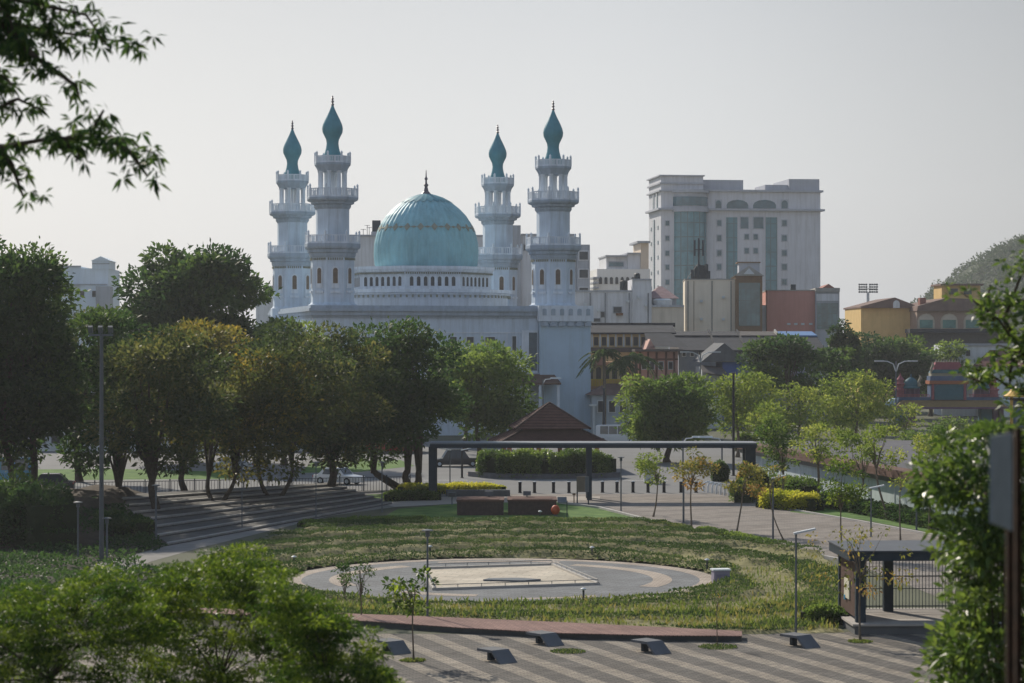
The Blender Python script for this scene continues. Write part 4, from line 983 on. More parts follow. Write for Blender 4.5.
# ================================================================== COVERED WALKWAY
wd = 181.0
wk = thing('covered_walkway', 'long thin charcoal covered walkway roof crossing the promenade on dark columns', 'walkway', 0, wd, 0)
zt, zb_ = Z(442.8, wd), Z(448.0, wd)
MB().box(PX(430, wd), 0, zt - .1, PX(757, wd), 3.2, zt).build('roof', mat('roof_top_pale', (.20, .22, .24), .6, .1, .6), wk)
MB().box(PX(430, wd), -.05, zb_, PX(757, wd), .15, zt - .102).build('fascia', metal_d, wk)
MB().box(PX(430, wd), 3.05, zb_, PX(757, wd), 3.25, zt - .102).build('fascia', metal_d, wk)
b = MB()
for k in range(30): u = PX(432 + k * 11.1, wd); b.box(u, .151, zb_ + .12, u + .12, 3.049, zt - .105)
b.build('rafter', metal_d, wk)
for a, c in ((428.5, 436), (587, 592), (746, 756)):
    MB().box(PX(a, wd), .2, 0, PX(c, wd), .75, zb_ + .1).build('column', metal_d, wk); 
    MB().box(PX(a, wd), 2.5, 0, PX(c, wd), 3.0, zb_ + .1).build('column', metal_d, wk)
ib = thing('information_board', 'large brown and grey information board beside the middle walkway column', 'board', PX(583, 176), 176, 0)
s_ = 176 / F
MB().box(-6.3 * s_, -.05, Z(492, 176), 2.0 * s_, .05, Z(476.5, 176)).build('panel', mat('board_brown', (.17, .14, .11), .7, .1, 2), ib)
MB().box(2.1 * s_, -.06, Z(492, 176), 6.0 * s_, .06, Z(476.5, 176)).build('panel', metal_g, ib)
b = MB(); 
for u in (-5.8, 5.4): b.box(u * s_ - .05, -.04, 0, u * s_ + .05, .04, Z(476.5, 176) - .05)
b.build('post', metal_d, ib)

# ================================================================== SHELTER, lower right
sx, sy = 14.75, 98.6
sh = thing('shelter', 'charcoal flat-roofed park shelter with a brown side panel on a low platform', 'shelter', sx, sy, 0, math.radians(2))
MB().box(-.15, -.5, 0, 8.4, 5.2, .36).build('platform', mat('platform_dark', (.12, .125, .13), .85, .15, 1), sh)
MB().box(-.25, -.6, .36, 8.5, 5.3, .45).build('deck', mat('deck_grey_beige', (.38, .35, .32), .85, .12, 1, bump=.1), sh)
MB().box(-.35, -.35, 3.12, 8.3, 4.7, 3.5).build('roof', metal_d, sh)
MB().box(-.40, -.4, 3.502, 8.35, 4.75, 3.56).build('roof_cap', mat('roof_cap_grey', (.09, .10, .115), .6, .12, 1), sh)
for x0, y0, w, dd in ((0, 0, .42, .3), (0, 4.1, .3, .3), (2.0, 4.0, .42, .35), (6.2, 4.0, .42, .35), (6.6, 0, .42, .3)):
    MB().box(x0, y0, .45, x0 + w, y0 + dd, 3.12).build('column', metal_d, sh)
pn = MB().box(.06, .31, .62, .22, 4.09, 3.0).build('side_panel', mat('panel_brown', (.085, .05, .04), .7, .25, 3), sh)
MB().box(-.0, 1.7, 1.25, .055, 2.9, 2.1).build('notice', mat('notice_cream', (.55, .52, .42), .6, .08, 2), pn)
MB().box(.225, 1.7, 1.25, .28, 2.9, 2.1).build('notice', mat('notice_cream', (.55, .52, .42)), pn)
MB().box(-.03, 2.6, 1.15, .05, 2.75, 1.35).build('sticker', mat('sticker_blue', (.05, .3, .5), .5, .1), pn)
b = MB(); b.box(.3, 4.95, 1.9, 8.2, 5.0, 1.95); b.box(.3, 4.95, .55, 8.2, 5.0, .6); b.box(.3, 4.95, 1.35, 8.2, 5.0, 1.38)
rl = b.build('back_railing', metal_d, sh)
b = MB()
for k in range(53): b.box(.32 + k * .15, 4.96, .45, .345 + k * .15, 4.99, 2.9 if True else 1.9)
b.build('railing_bars', metal_d, rl)
b = MB(); b.tube([(-.9, -1.1, .02), (-.9, .2, .06)], .05, 6); b.box(-1.1, -.3, 0, -.7, .1, .12)

# ================================================================== HAT-ROOFED PAVILION
hp = thing('pavilion', 'pavilion with a two-tier brown tiled hipped roof behind the clipped hedge', 'pavilion', PX(549.5, 224), 224, 0, math.radians(4))
tile = mat('roof_tile_redbrown', (.15, .075, .06), .85, .22, 1.4, bump=.3)
nt = tile.node_tree
def pyr(b, w0, z0, w1, z1, dy0=None, dy1=None):
    dy0 = dy0 or w0; dy1 = dy1 or w1
    b.add([(-w0, -dy0, z0), (w0, -dy0, z0), (w0, dy0, z0), (-w0, dy0, z0), (-w1, -dy1, z1), (w1, -dy1, z1), (w1, dy1, z1), (-w1, dy1, z1)], [(0,3,2,1),(4,5,6,7),(0,1,5,4),(1,2,6,5),(2,3,7,6),(3,0,4,7)])
HD = 224
b = MB(); pyr(b, 5.6, Z(442.5, HD), 2.9, Z(429, HD)); b.build('lower_roof', tile, hp)
b = MB(); pyr(b, 3.65, Z(427.6, HD), .12, Z(403, HD)); b.build('upper_roof', tile, hp)
b = MB(); pyr(b, 2.8, Z(429.6, HD), 2.8, Z(427.6, HD)); b.build('clerestory', mat('wood_dark_red', (.10, .05, .04), .8, .2, 2), hp)
b = MB()
for i in range(17):
    for w0, z0, w1, z1, n_ in ((5.62, Z(442.5, HD), 2.92, Z(429, HD), 1), (3.67, Z(427.6, HD), .14, Z(403, HD), 1)):
        t = (i + .5) / 17; w = w0 + (w1 - w0) * t; z = z0 + (z1 - z0) * t
        b.box(-w, -w - .04, z - .02, w, -w + .02, z + .03)
        b.box(-w - .04, -w, z - .02, -w + .02, w, z + .03); b.box(w - .02, -w, z - .02, w + .04, w, z + .03)
b.build('tile_courses', mat('tile_edge', (.06, .036, .034), .9, .2), hp)
b = MB()
for sx_ in (-1, 1):
    for sy_ in (-1, 1): b.tube([(sx_ * 5.6, sy_ * 5.6, Z(442.3, HD)), (sx_ * 2.9, sy_ * 2.9, Z(428.9, HD))], .12, 5); b.tube([(sx_ * 3.65, sy_ * 3.65, Z(427.4, HD)), (0, 0, Z(402.6, HD))], .12, 5)
b.build('hip_ridge', mat('tile_edge', (.11, .06, .05)), hp)
for sx_ in (-4.2, -1.4, 1.4, 4.2):
    for sy_ in (-4.2, 4.2): MB().box(sx_ - .2, sy_ - .2, 0, sx_ + .2, sy_ + .2, 2.85).build('column', mat('pavilion_orange', (.45, .16, .09), .8, .12, 1), hp)
MB().box(-4.0, -4.0, 0, 4.0, 4.0, 1.1).build('base_wall', mat('pavilion_orange', (.45, .16, .09)), hp)

# ================================================================== SMALL THINGS
def planter(x0, x1, py, lab):
    d = G(0, py)[1]; t = thing('brick_planter', lab, 'planter', PX((x0 + x1) / 2, d), d, 0, 0, 'brick planters'); w = (x1 - x0) / 2 * d / F
    MB().box(-w, 0, 0, w, 3.4, 1.0).build('base', mat('planter_dark_brick', (.07, .05, .047), .9, .3, 4), t)
    MB().box(-w - .05, -.05, 1.0, w + .05, 3.45, 1.12).build('rim', mat('brick_red_brown', (.11, .06, .05), .9, .2, 3), t)
    MB().box(-w + .3, .3, 1.12, w - .3, 3.1, 1.16).build('soil', mat('brick_red_brown', (.11, .06, .05)), t)
planter(457, 503.5, 515.5, 'dark brick planter, left one of the two at the back of the field')
planter(508, 556.5, 515.2, 'dark brick planter, right one of the two, with a round orange lantern at its corner')
def ground_spot(px, py, lab, s=1.0):
    x, y = G(px, py); t = thing('floodlight', lab, 'floodlight', x, y, 0, 0, 'small box floodlights'); b = MB(); b.box(-.3 * s, -.2, .62, .3 * s, .25, .98); b.box(-.04, -.04, 0, .04, .04, .62); b.build('housing', metal_g, t)
    MB().box(-.25 * s, -.23, .67, .25 * s, -.2, .93).build('lens', dark, t)
ground_spot(452, 505, 'small box floodlight left of the left brick planter')
for px, lb_ in ((489, 'left'), (527, 'right')):
    d = 168; t = thing('floodlight', f'small box floodlight standing on the {lb_} brick planter', 'floodlight', PX(px, d), d, 1.16, 0, 'small box floodlights')
    MB().box(-.28, -.2, .1, .28, .2, .42).build('housing', metal_g, t); MB().box(-.04, -.04, 0, .04, .04, .1).build('foot', metal_d, t)
x, y = G(567, 517.5); t = thing('lectern_sign', 'slanted grey sign panel on a thin stand right of the planters', 'sign', x, y, 0)
MB().box(-.03, -.03, 0, .03, .03, 1.2).build('post', metal_d, t); b = MB(); b.M = Matrix.Translation((-.35, 0, 1.25)) @ Matrix.Rotation(math.radians(-50), 4, 'X'); b.box(-.33, -.02, -.28, .33, .02, .28); b.build('panel', metal_g, t)
x, y = G(555.5, 516.5); t = thing('lantern', 'round orange lantern at the right planter corner', 'lantern', x, y - .15, 0)
b = MB(); b.lathe([(.1, .15), (.22, .22), (.32, .42), (.32, .55), (.22, .75), (.1, .82)], 14); b.build('globe', mat('lantern_orange', (.48, .10, .05), .5, .1), t, smooth=True); MB().lathe([(.16, 0), (.12, .16)], 8).build('base', dark, t)
for px, py, s_, lb_ in ((581.5, 504, 1, 'dark rounded shrub-like stone beside the middle walkway column'), (600.5, 508, .9, 'small dark red stone post on the lawn kerb')):
    x, y = G(px, py); b = MB(); b.lathe([(.2 * s_, 0), (.28 * s_, .15), (.24 * s_, .4), (.30 * s_, .55), (.2 * s_, .75), (.05, .82)], 9); tag(b.build('stone_post', mat('stone_dark_red', (.09, .04, .04), .8, .3, 4)), lb_, 'stone post')
x, y = G(574, 504.5); t = thing('marker_post', 'thin brown marker post left of the information board', 'post', x, y, 0); MB().box(-.04, -.04, 0, .04, .04, .75).build('shaft', brn, t); MB().box(-.12, -.05, .72, .12, .05, .86).build('head', brn, t)
a = G(446, 496.2); c = G(510, 496.2); o = MB().box(a[0], a[1], 0, c[0], a[1] + .5, .5).build('seat_wall', metal_g); tag(o, 'low grey seat wall in front of the yellow shrub bed', 'wall')
x, y = G(649, 483.5); t = thing('utility_cabinet', 'pale grey utility cabinet standing behind the bollards', 'cabinet', x, y, 0)
MB().box(-.42, 0, .12, .42, .7, 1.6).build('body', metal_w, t); MB().box(-.36, -.03, .2, -.01, -.003, 1.52).build('door', mat('metal_pale2', (.48, .5, .52), .5), t); MB().box(.01, -.03, .2, .36, -.003, 1.52).build('door', mat('metal_pale2', (.5, .5, .5)), t); MB().box(-.46, -.05, 1.6, .46, .75, 1.68).build('lid', metal_w, t); MB().box(-.4, .05, 0, .4, .65, .12).build('plinth', dark, t)
x, y = G(722, 584); t = thing('meter_box', 'small lilac grey box with a white lid at the right rim of the circular plaza', 'box', x, y, 0, .15)
MB().box(-.42, 0, 0, .42, .6, .68).build('body', mat('lilac_grey', (.28, .26, .33), .7, .1, 2), t); MB().box(-.48, -.05, .68, .48, .65, .76).build('lid', white, t); MB().box(-.3, -.03, .1, .3, -.003, .5).build('door', mat('lilac_grey2', (.22, .2, .27), .7, .1), t)
# bollards
def bollard():
    t = thing('bollard', '', 'bollard', 0, 0, 0, 0, 'row of dark bollards along the promenade edge')
    MB().lathe([(.17, 0), (.17, .05), (.13, .06), (.13, .82), (.15, .83), (.15, .9)], 10).build('post', mat('bollard_black', (.03, .03, .035), .5, .1), t)
    MB().lathe([(.15, .901), (.13, .95), (.03, .98)], 10).build('cap', metal_w, t); return t
bo = bollard(); pos = [520, 534.5, 553.5, 569, 602.5, 617, 633, 648, 664, 681, 696]
lbs = ['leftmost bollard of the row, behind the right brick planter', 'second bollard from the left in the promenade row', 'third bollard from the left, above the orange lantern', 'bollard just left of the brown information board', 'first bollard to the right of the middle walkway column', 'second bollard right of the middle walkway column, by a thin lamp post', 'bollard in front of the dark gap left of the utility cabinet', 'bollard right in front of the pale utility cabinet', 'bollard just right of the utility cabinet', 'bollard left of the reddish sapling trunk', 'rightmost bollard, next to the bike racks']
for i, px in enumerate(pos):
    t = bo if i == 0 else clone(bo); x, y = G(px, 493 if i < 4 else 492.6); t.location = (x, y, 0); t['label'] = lbs[i]
# bike racks
def rack():
    t = thing('bike_rack', '', 'bike rack', 0, 0, 0, 0, 'row of steel bike hoops'); b = MB(); n = 10
    b.tube([(0, -.45, 0), (0, -.45, .45)] + [(0, -.45 * math.cos(PI * k / n), .45 + .38 * math.sin(PI * k / n)) for k in range(1, n)] + [(0, .45, .45), (0, .45, 0)], .07, 6); b.build('hoop', mat('steel_bright', (.6, .62, .65), .35, .1, 3), t, smooth=True)
    b = MB(); b.lathe([(.09, 0), (.09, .03)], 8, 0, -.45); b.lathe([(.09, 0), (.09, .03)], 8, 0, .45); b.build('foot', metal_w, t); return t
rk = rack()
for i in range(9):
    px = 708 + i * 4.2; py = 491.5 + i * .75; t = rk if i == 0 else clone(rk); x, y = G(px, py); t.location = (x, y, 0); t.rotation_euler = (0, 0, -1.0)
    t['label'] = ['leftmost steel bike hoop', 'second bike hoop from the left', 'third bike hoop from the left', 'fourth bike hoop from the left', 'middle bike hoop of the nine', 'fourth bike hoop from the right', 'third bike hoop from the right', 'second bike hoop from the right', 'rightmost bike hoop beside the reddish shrub'][i]
# lamp posts
def lamp(px, py, ptop, label, kind='flat', r=.06, dirx=1, group='slim grey park lamp posts', D=None, m=metal_g):
    if D: x, y = PX(px, D), D
    else: x, y = G(px, py)
    r *= .78; h_ = Z(ptop, y); t = thing('lamp_post', label, 'lamp post', x, y, 0, 0, group)
    b = MB(); b.lathe([(r * 2.2, 0), (r * 2.2, .04), (r * 1.15, .06), (r, h_ - .05)], 8); b.build('pole', m, t)
    b = MB()
    if kind == 'flat':
        b.M = Matrix.Translation((0, 0, h_)) @ Matrix.Rotation(math.radians(-12 * dirx), 4, 'Y'); b.box(-.1 if dirx > 0 else -.85, -.14, -.04, .85 if dirx > 0 else .1, .14, .04); b.build('lamp_head', metal_w, t)
    elif kind == 'cap':
        b.lathe([(.1, h_ - .3), (.1, h_ - .06), (.26, h_ - .04), (.26, h_), (.05, h_ + .04)], 10); b.build('lamp_head', m, t)
    elif kind == 'street':
        b.tube([(0, 0, h_ - .5), (dirx * .3, 0, h_ - .05), (dirx * .9, 0, h_)], [.07, .06, .05], 6); b.build('arm', metal_w, t)
        b = MB(); b.M = Matrix.Translation((dirx * 1.5, 0, h_ + .03)); b.add([(-.7, -.16, 0), (.7, -.22, -.02), (.7, .22, -.02), (-.7, .16, 0), (-.6, -.1, .16), (.6, -.14, .16), (.6, .14, .16), (-.6, .1, .16)], [(0,3,2,1),(4,5,6,7),(0,1,5,4),(1,2,6,5),(2,3,7,6),(3,0,4,7)]); b.build('lamp_head', white, t)
    elif kind == 'double':
        for s_ in (-1, 1):
            b = MB(); b.tube([(0, 0, h_ - 1.4), (s_ * .35, 0, h_ - .4), (s_ * 1.1, 0, h_ - .05), (s_ * 1.7, 0, h_)], [.09, .08, .07, .06], 6); b.build('arm', metal_w, t)
            b = MB(); b.M = Matrix.Translation((s_ * 2.2, 0, h_)); b.box(-.6, -.16, -.08, .6, .16, .08); b.build('lamp_head', metal_w, t)
    return t
lamp(427.5, 622, 530, 'grey lamp post in front of the circular plaza, by the green sapling', 'cap', .055)
lamp(796, 634, 533, 'grey lamp post with a flat head beside the shelter', 'flat', .055)
lamp(773, 540, 478, 'green grey lamp post left of the yellow shrub bed by the low building', 'flat', .07)
lamp(871, 537, 488, 'lamp post with a bright flat head on the grass strip', 'flat', .06)
lamp(916.5, 530, 482, 'thin post on the grass strip nearest the right foliage', 'cap', .07)
lamp(621, 511, 457, 'thin grey lamp post at the lawn kerb right of the middle walkway column', 'cap', .06)
lamp(683.5, 523, 466, 'thin grey lamp post beside the reddish sapling', 'cap', .08)
lamp(382, 512, 462, 'thin grey lamp post in front of the forked tree', 'cap', .05)
lamp(316, 523, 462, 'thin lamp post in front of the terraced steps, right one', 'cap', .04)
lamp(242, 530, 462, 'thin lamp post in front of the terraced steps, middle one', 'cap', .04)
lamp(156, 543, 485, 'thin lamp post at the lower left end of the terraced steps', 'cap', .07)
lamp(78, 562, 502, 'thin lamp post left of the tall floodlight pole', 'cap', .06)
lamp(107, 562, 518, 'short grey post right against the tall floodlight pole', 'cap', .07)
lamp(450, 489, 450, 'pale lamp post between the walkway end and the yellow shrubs', 'flat', .06, -1)
lamp(462, 478, 450, 'black lamp post on the brick paving left of the hedge', 'flat', .11, 1, m=mat('bollard_black', (.03, .03, .03)))
lamp(543, 0, 379, 'street lamp with a white head in front of the pale blue mosque corner', 'street', .09, 1, D=272)
lamp(604, 0, 388, 'dark street pole in front of the blue house, left of the white van', 'cap', .14, D=285, m=metal_d)
lamp(683, 0, 438, 'street lamp with a white head above the walkway roof, left one', 'street', .09, 1, D=215)
lamp(722, 0, 438, 'street lamp with a white head above the walkway roof, right one', 'street', .09, -1, D=213)
lamp(896, 0, 361, 'tall double-armed street lamp left of the temple gate', 'double', .12, D=300)
lamp(733.5, 0, 373, 'tall black pole rising behind the right end of the walkway', 'cap', .14, D=214, m=mat('bollard_black', (.03, .03, .03)))
lamp(700.5, 0, 352, 'white street lamp among the dark roofs', 'double', .1, D=318)
# floodlight pole
D_ = 131; t = thing('floodlight_pole', 'tall grey pole with three floodlights on a crossbar among the left trees', 'floodlight pole', PX(101.5, D_), D_, 0)
MB().lathe([(.25, 0), (.25, .1), (.14, .12), (.10, Z(334, D_))], 12).build('pole', mat('pole_grey', (.11, .12, .13), .5, .1), t)
s_ = D_ / F; MB().box(-12.5 * s_, -.06, Z(336, D_), 11.5 * s_, .06, Z(334, D_)).build('crossbar', metal_g, t)
for u in (-11, -1, 9):
    b = MB(); b.M = Matrix.Translation((u * s_, 0, Z(329.5, D_))) @ Matrix.Rotation(.5, 4, 'X'); b.box(-.13, -.1, -.2, .13, .1, .2); b.build('lamp', metal_g, t); MB().box(u * s_ - .03, -.03, Z(334, D_), u * s_ + .03, .03, Z(331, D_)).build('bracket', metal_g, t)
D_ = 520; t = thing('floodlight_mast', 'stadium floodlight mast with two lamp grids above the yellow hall', 'floodlight mast', PX(868, D_), D_, 0)
MB().lathe([(.5, 0), (.3, Z(292, D_))], 10).build('pole', metal_w, t)
for c0 in (863, 873.5):
    b = MB()
    for i in range(4):
        for j in range(4): uu = (c0 - 868 + (i - 1.5) * 2.3) * D_ / F; zz = Z(284.5 + j * 2.5, D_); b.box(uu - .2, -.15, zz - .18, uu + .2, .15, zz + .18)
    for j in range(4): zz = Z(284.5 + j * 2.5, D_); b.box((c0 - 868 - 4.5) * D_ / F, .16, zz - .06, (c0 - 868 + 4.5) * D_ / F, .25, zz + .06)
    for i in (-1, 1): uu = (c0 - 868 + i * 3.5) * D_ / F; b.box(uu - .05, .26, Z(293, D_), uu + .05, .33, Z(283.5, D_))
    b.build('lamp_grid', metal_g, t)
MB().box(-9.5 * D_ / F, -.1, Z(289.2, D_), 9.5 * D_ / F, .1, Z(288.5, D_)).build('crossbar', metal_g, t)
# path lights
def plight(px, py, lab):
    x, y = G(px, py); t = thing('path_light', lab, 'path light', x, y, 0, 0, 'short path lights round the circular plaza')
    MB().lathe([(.07, 0), (.055, .03), (.05, .62)], 8).build('post', dark, t); MB().lathe([(.05, .62), (.13, .64), (.15, .68), (.03, .74)], 8).build('cap', metal_w, t)
for px, py, lb_ in ((583.5, 603, 'short path light on the front rim of the circular plaza'), (592, 559, 'short path light behind the circular plaza, right of its middle'), (707, 572, 'short path light at the right rim, left of the lilac box'), (430, 558, 'short path light behind the pale court'), (294, 569, 'short path light at the left rim of the circular plaza'), (540, 521, 'short path light near the brick planters')): plight(px, py, lb_)
# benches
def bench():
    t = thing('bench', '', 'bench', 0, 0, 0, 0, 'folded dark grey concrete benches')
    m = mat('bench_grey', (.13, .135, .145), .8, .15, 2, bump=.1)
    b = MB(); b.box(-.75, -.42, .36, .2, .42, .46); b.build('seat', m, t)
    b = MB(); b.xz([(.2, .46), (.2, .36), (.62, .0), (.76, .0)], -.419, .419); b.build('sloped_leg', m, t)
    MB().box(-.45, -.14, 0, -.3, .14, .36).build('leg', metal_d, t); return t
bn = bench()
for i, (px, py, lb_) in enumerate(((545, 644, 'folded dark bench nearest the boardwalk, left of the grass patch'), (497, 661, 'folded dark bench closest to the viewer, right of the green sapling'), (651, 652, 'folded dark bench right of the grass patch'), (800, 646, 'folded dark bench at the foot of the lamp post by the shelter'), (392, 652, 'folded dark bench half hidden behind the green sapling'))):
    t = bn if i == 0 else clone(bn); x, y = G(px, py); t.location = (x, y, .004); t.rotation_euler = (0, 0, math.radians(-52)); t['label'] = lb_
for i, (px, py, w) in enumerate(((568, 652, .7), (718, 647.5, .8), (413, 661, .5), (860, 642, .5))):
    x, y = G(px, py); n = 700; rng = np.random.default_rng(20 + i); a = rng.uniform(0, 2 * PI, n); r = np.sqrt(rng.uniform(0, 1, n)) * w
    P = np.stack([x + r * np.cos(a), y + r * np.sin(a), np.full(n, .005)], 1); D = rng.normal(size=(n, 3)) * .4; D[:, 2] = 1; D /= np.linalg.norm(D, axis=1, keepdims=True)
    tag(leaf_object('grass_patch', P, D, rng.uniform(.05, .13, n), rng.uniform(0, .8, n), L_grass if i < 2 else L_grassy, rng=rng), 'small patch of grass in the striped paving', kind='stuff')
# iron fence along the street
a = Vector((*G(-60, 501.5), 0)); c = Vector((*G(428, 491.5), 0)); d = c - a; fe = thing('iron_fence', 'black iron railing fence between the left trees and the street', 'fence', a.x, a.y, 0, math.atan2(d.y, d.x)); Lf = d.length
np_ = int(Lf / 2.0)
for k in range(np_ + 1): MB().box(k * 2.0 - .04, -.04, 0, k * 2.0 + .04, .04, 1.45).build('post', metal_d, fe)
b = MB(); b.box(0, -.02, 1.25, np_ * 2, .02, 1.30); b.box(0, -.02, .12, np_ * 2, .02, .17); b.build('rail', metal_d, fe)
b = MB()
for k in range(np_ * 8): b.box(k * .25 + .1, -.015, .17, k * .25 + .13, .015, 1.25)
b.build('bars', metal_d, fe)

# ================================================================== VEHICLES
tyre = mat('tyre', (.02, .02, .02), .9, .1); carglass = mat('car_glass', (.03, .04, .05), .1, .2, 1, spec=.8); carw = mat('car_white', (.72, .73, .74), .25, .03, 1, spec=.6); card = mat('car_dark', (.03, .033, .04), .25, .1, 1, spec=.6)
def car(name, lab, cat, x, y, rz, m, L=4.4, W=1.75, Hh=1.45, van=False, z=0):
    t = thing(name, lab, cat, x, y, z, rz); hb = .82 if not van else 1.05
    if van: st_ = [(0, .5, hb - .2, 0), (.15, .9, hb, 0), (.75, 1, hb, 0), (1.35, 1, hb, 1), (L - .25, 1, hb, 1), (L, .97, hb, .9)]
    else: st_ = [(0, .78, .62, 0), (.12, .92, .72, 0), (1.15, 1, hb, 0), (1.75, 1, hb, 1), (3.2, 1, hb, 1), (3.85, 1, hb, 0), (L - .1, .93, .78, 0), (L, .85, .6, 0)]
    if van: st_[2] = (.75, 1, hb, 0)
    b = MB(); rings = []
    for (xx, w, zs, tp) in st_:
        w *= W / 2; zt_ = zs + (Hh - zs) * tp; wt = w * (.82 if not van else .9) if tp > 0 else w * .94
        rings.append([(xx - L / 2, -w * .95, .22), (xx - L / 2, -w, .5), (xx - L / 2, -w, zs), (xx - L / 2, -wt, zt_ if tp else zs + .02), (xx - L / 2, wt, zt_ if tp else zs + .02), (xx - L / 2, w, zs), (xx - L / 2, w, .5), (xx - L / 2, w * .95, .22)])
    vs = [v for r in rings for v in r]; fs = []
    for j in range(len(rings) - 1):
        for k in range(8): fs.append((j * 8 + k, j * 8 + (k + 1) % 8, (j + 1) * 8 + (k + 1) % 8, (j + 1) * 8 + k))
    fs.append(tuple(range(8))); fs.append(tuple((len(rings) - 1) * 8 + k for k in range(7, -1, -1)))
    b.add(vs, fs); b.build('body', m, t, smooth=True)
    x0 = (1.45 if van else 1.6) - L / 2; x1 = (L - .5 if van else 3.4) - L / 2; wt = W / 2 * (.9 if van else .82); zz0, zz1 = hb + .06, Hh - .12
    nw = 3 if van else 2; dx = (x1 - x0) / nw
    for s_ in (-1, 1):
        for k in range(nw):
            a0, a1 = x0 + k * dx + .05, x0 + (k + 1) * dx - .05; wy0 = W / 2 * .985; 
            f = (zz0 - hb) / (Hh - hb); g = (zz1 - hb) / (Hh - hb); ya = W / 2 + (wt - W / 2) * f + .02; yb = W / 2 + (wt - W / 2) * g + .02
            i0 = .14 if (k == 0 and not van) else 0; i1 = .2 if (k == nw - 1 and not van) else 0
            q = [(a0 , s_ * ya, zz0), (a1, s_ * ya, zz0), (a1 - i1, s_ * yb, zz1), (a0 + i0, s_ * yb, zz1)]
            MB().add(q + [(p[0], p[1] - s_ * .03, p[2]) for p in q], [(0,1,2,3),(7,6,5,4),(0,4,5,1),(1,5,6,2),(2,6,7,3),(3,7,4,0)]).build('window', carglass, t)
    xa, xb = (.75 if van else 1.15) - L / 2, (1.35 if van else 1.75) - L / 2
    def slab(xa, za, wa, xb, zb, wb, o, n):
        q = [(xa, -wa, za), (xa, wa, za), (xb, wb, zb), (xb, -wb, zb)]; MB().add([(p[0] + o, p[1], p[2] + .02) for p in q] + [(p[0] - o * .5, p[1], p[2] - .03) for p in q], [(0,1,2,3),(7,6,5,4),(0,4,5,1),(1,5,6,2),(2,6,7,3),(3,7,4,0)]).build(n, carglass, t)
    slab(xa + .08, hb + .08, W / 2 * .84, xb - .06, Hh - .07, W / 2 * .74, -.03, 'windscreen')
    if not van: slab(3.85 - L / 2 - .08, hb + .08, W / 2 * .84, 3.2 - L / 2 + .08, Hh - .07, W / 2 * .74, .03, 'rear_window')
    for wx in (.82 - L / 2, L / 2 - .85):
        for s_ in (-1, 1):
            b = MB(); b.M = Matrix.Translation((wx, s_ * (W / 2 - .1), .31)) @ Matrix.Rotation(PI / 2, 4, 'X'); b.lathe([(.31, -.11), (.31, .11)], 18); w_ = b.build('wheel', tyre, t)
            b = MB(); b.M = Matrix.Translation((wx, s_ * (W / 2 + .012), .31)) @ Matrix.Rotation(PI / 2, 4, 'X'); b.lathe([(.18, -.01), (.18, .01)], 12); b.build('rim', metal_w, w_)
    for s_ in (-1, 1):
        MB().box(-L / 2 - .015, s_ * W * .36 - .16, .58, -L / 2 + .12, s_ * W * .36 + .16, .7).build('headlight', metal_w, t)
        MB().box(L / 2 - .1, s_ * W * .38 - .12, .6, L / 2 + .015, s_ * W * .38 + .12, .76).build('tail_light', mat('tail_red', (.35, .02, .02), .4), t)
    return t
x, y = G(342, 484); car('car', 'white saloon car on the street behind the forked tree trunk', 'car', x - .3, y, math.radians(152), carw)
x, y = G(455, 467); car('pickup_truck', 'dark pickup-like car on the far road left of the hedge', 'car', x, y + 1, math.radians(8), card, 5.0, 1.85, 1.7)
car('van', 'white van parked behind the pavilion, left of the round tree', 'van', PX(617, 284), 284, math.radians(176), carw, 5.2, 1.9, 2.2, van=True)
x, y = G(38, 494); car('car', 'dark car with a pale roof behind the fence at far left', 'car', x, y + 4, math.radians(5), card)
x, y = G(4, 482); car('minibus', 'blue minibus partly cut by the left edge behind the trees', 'bus', x, y, math.radians(3), mat('bus_blue', (.10, .28, .42), .3, .05, spec=.5), 5.6, 2.0, 2.2, van=True)
car('car', 'silver car on the street seen between the left trunks', 'car', PX(230, 222), 222, math.radians(6), mat('car_silver', (.45, .47, .5), .3, .05, spec=.5))
# street-side clutter behind the left trees
f = Fac('market_hall', 'long low white hall with red awnings seen under the left trees', 'building', -60, 262, 0)
f.box('wall', white, -60, 330, 425, 0, 0, 14, z0=0); 
roofshape(f.t, 'roof', mat('roof_red_hall', (.26, .09, .07), .85, .2), f.u(-60), f.u(330), 0, 14, f.z(100, 425), f.z(100, 402), .8)
for k in range(22): f.win(-50 + k * 17, -40 + k * 17, 431, 443, shut, pw2, .12)
f = Fac('stall_row', 'row of stalls with red awnings behind the forked tree', 'stall', 366, 258, 0)
f.box('wall', mat('stall_grey', (.25, .26, .3), .8, .2), 366, 420, 447, 0, 0, 4, z0=0); f.box('awning', mat('awning_red', (.42, .06, .07), .7, .12, 1), 366, 420, 443, 450, -2.0, 0); f.box('flat_roof', pw, 365, 421, 439.5, 442.8, -.4, 4.4)
for k in range(4): f.box('counter', metal_w, 369 + k * 13, 379 + k * 13, 456, 0, -.8, -.05, z0=0)

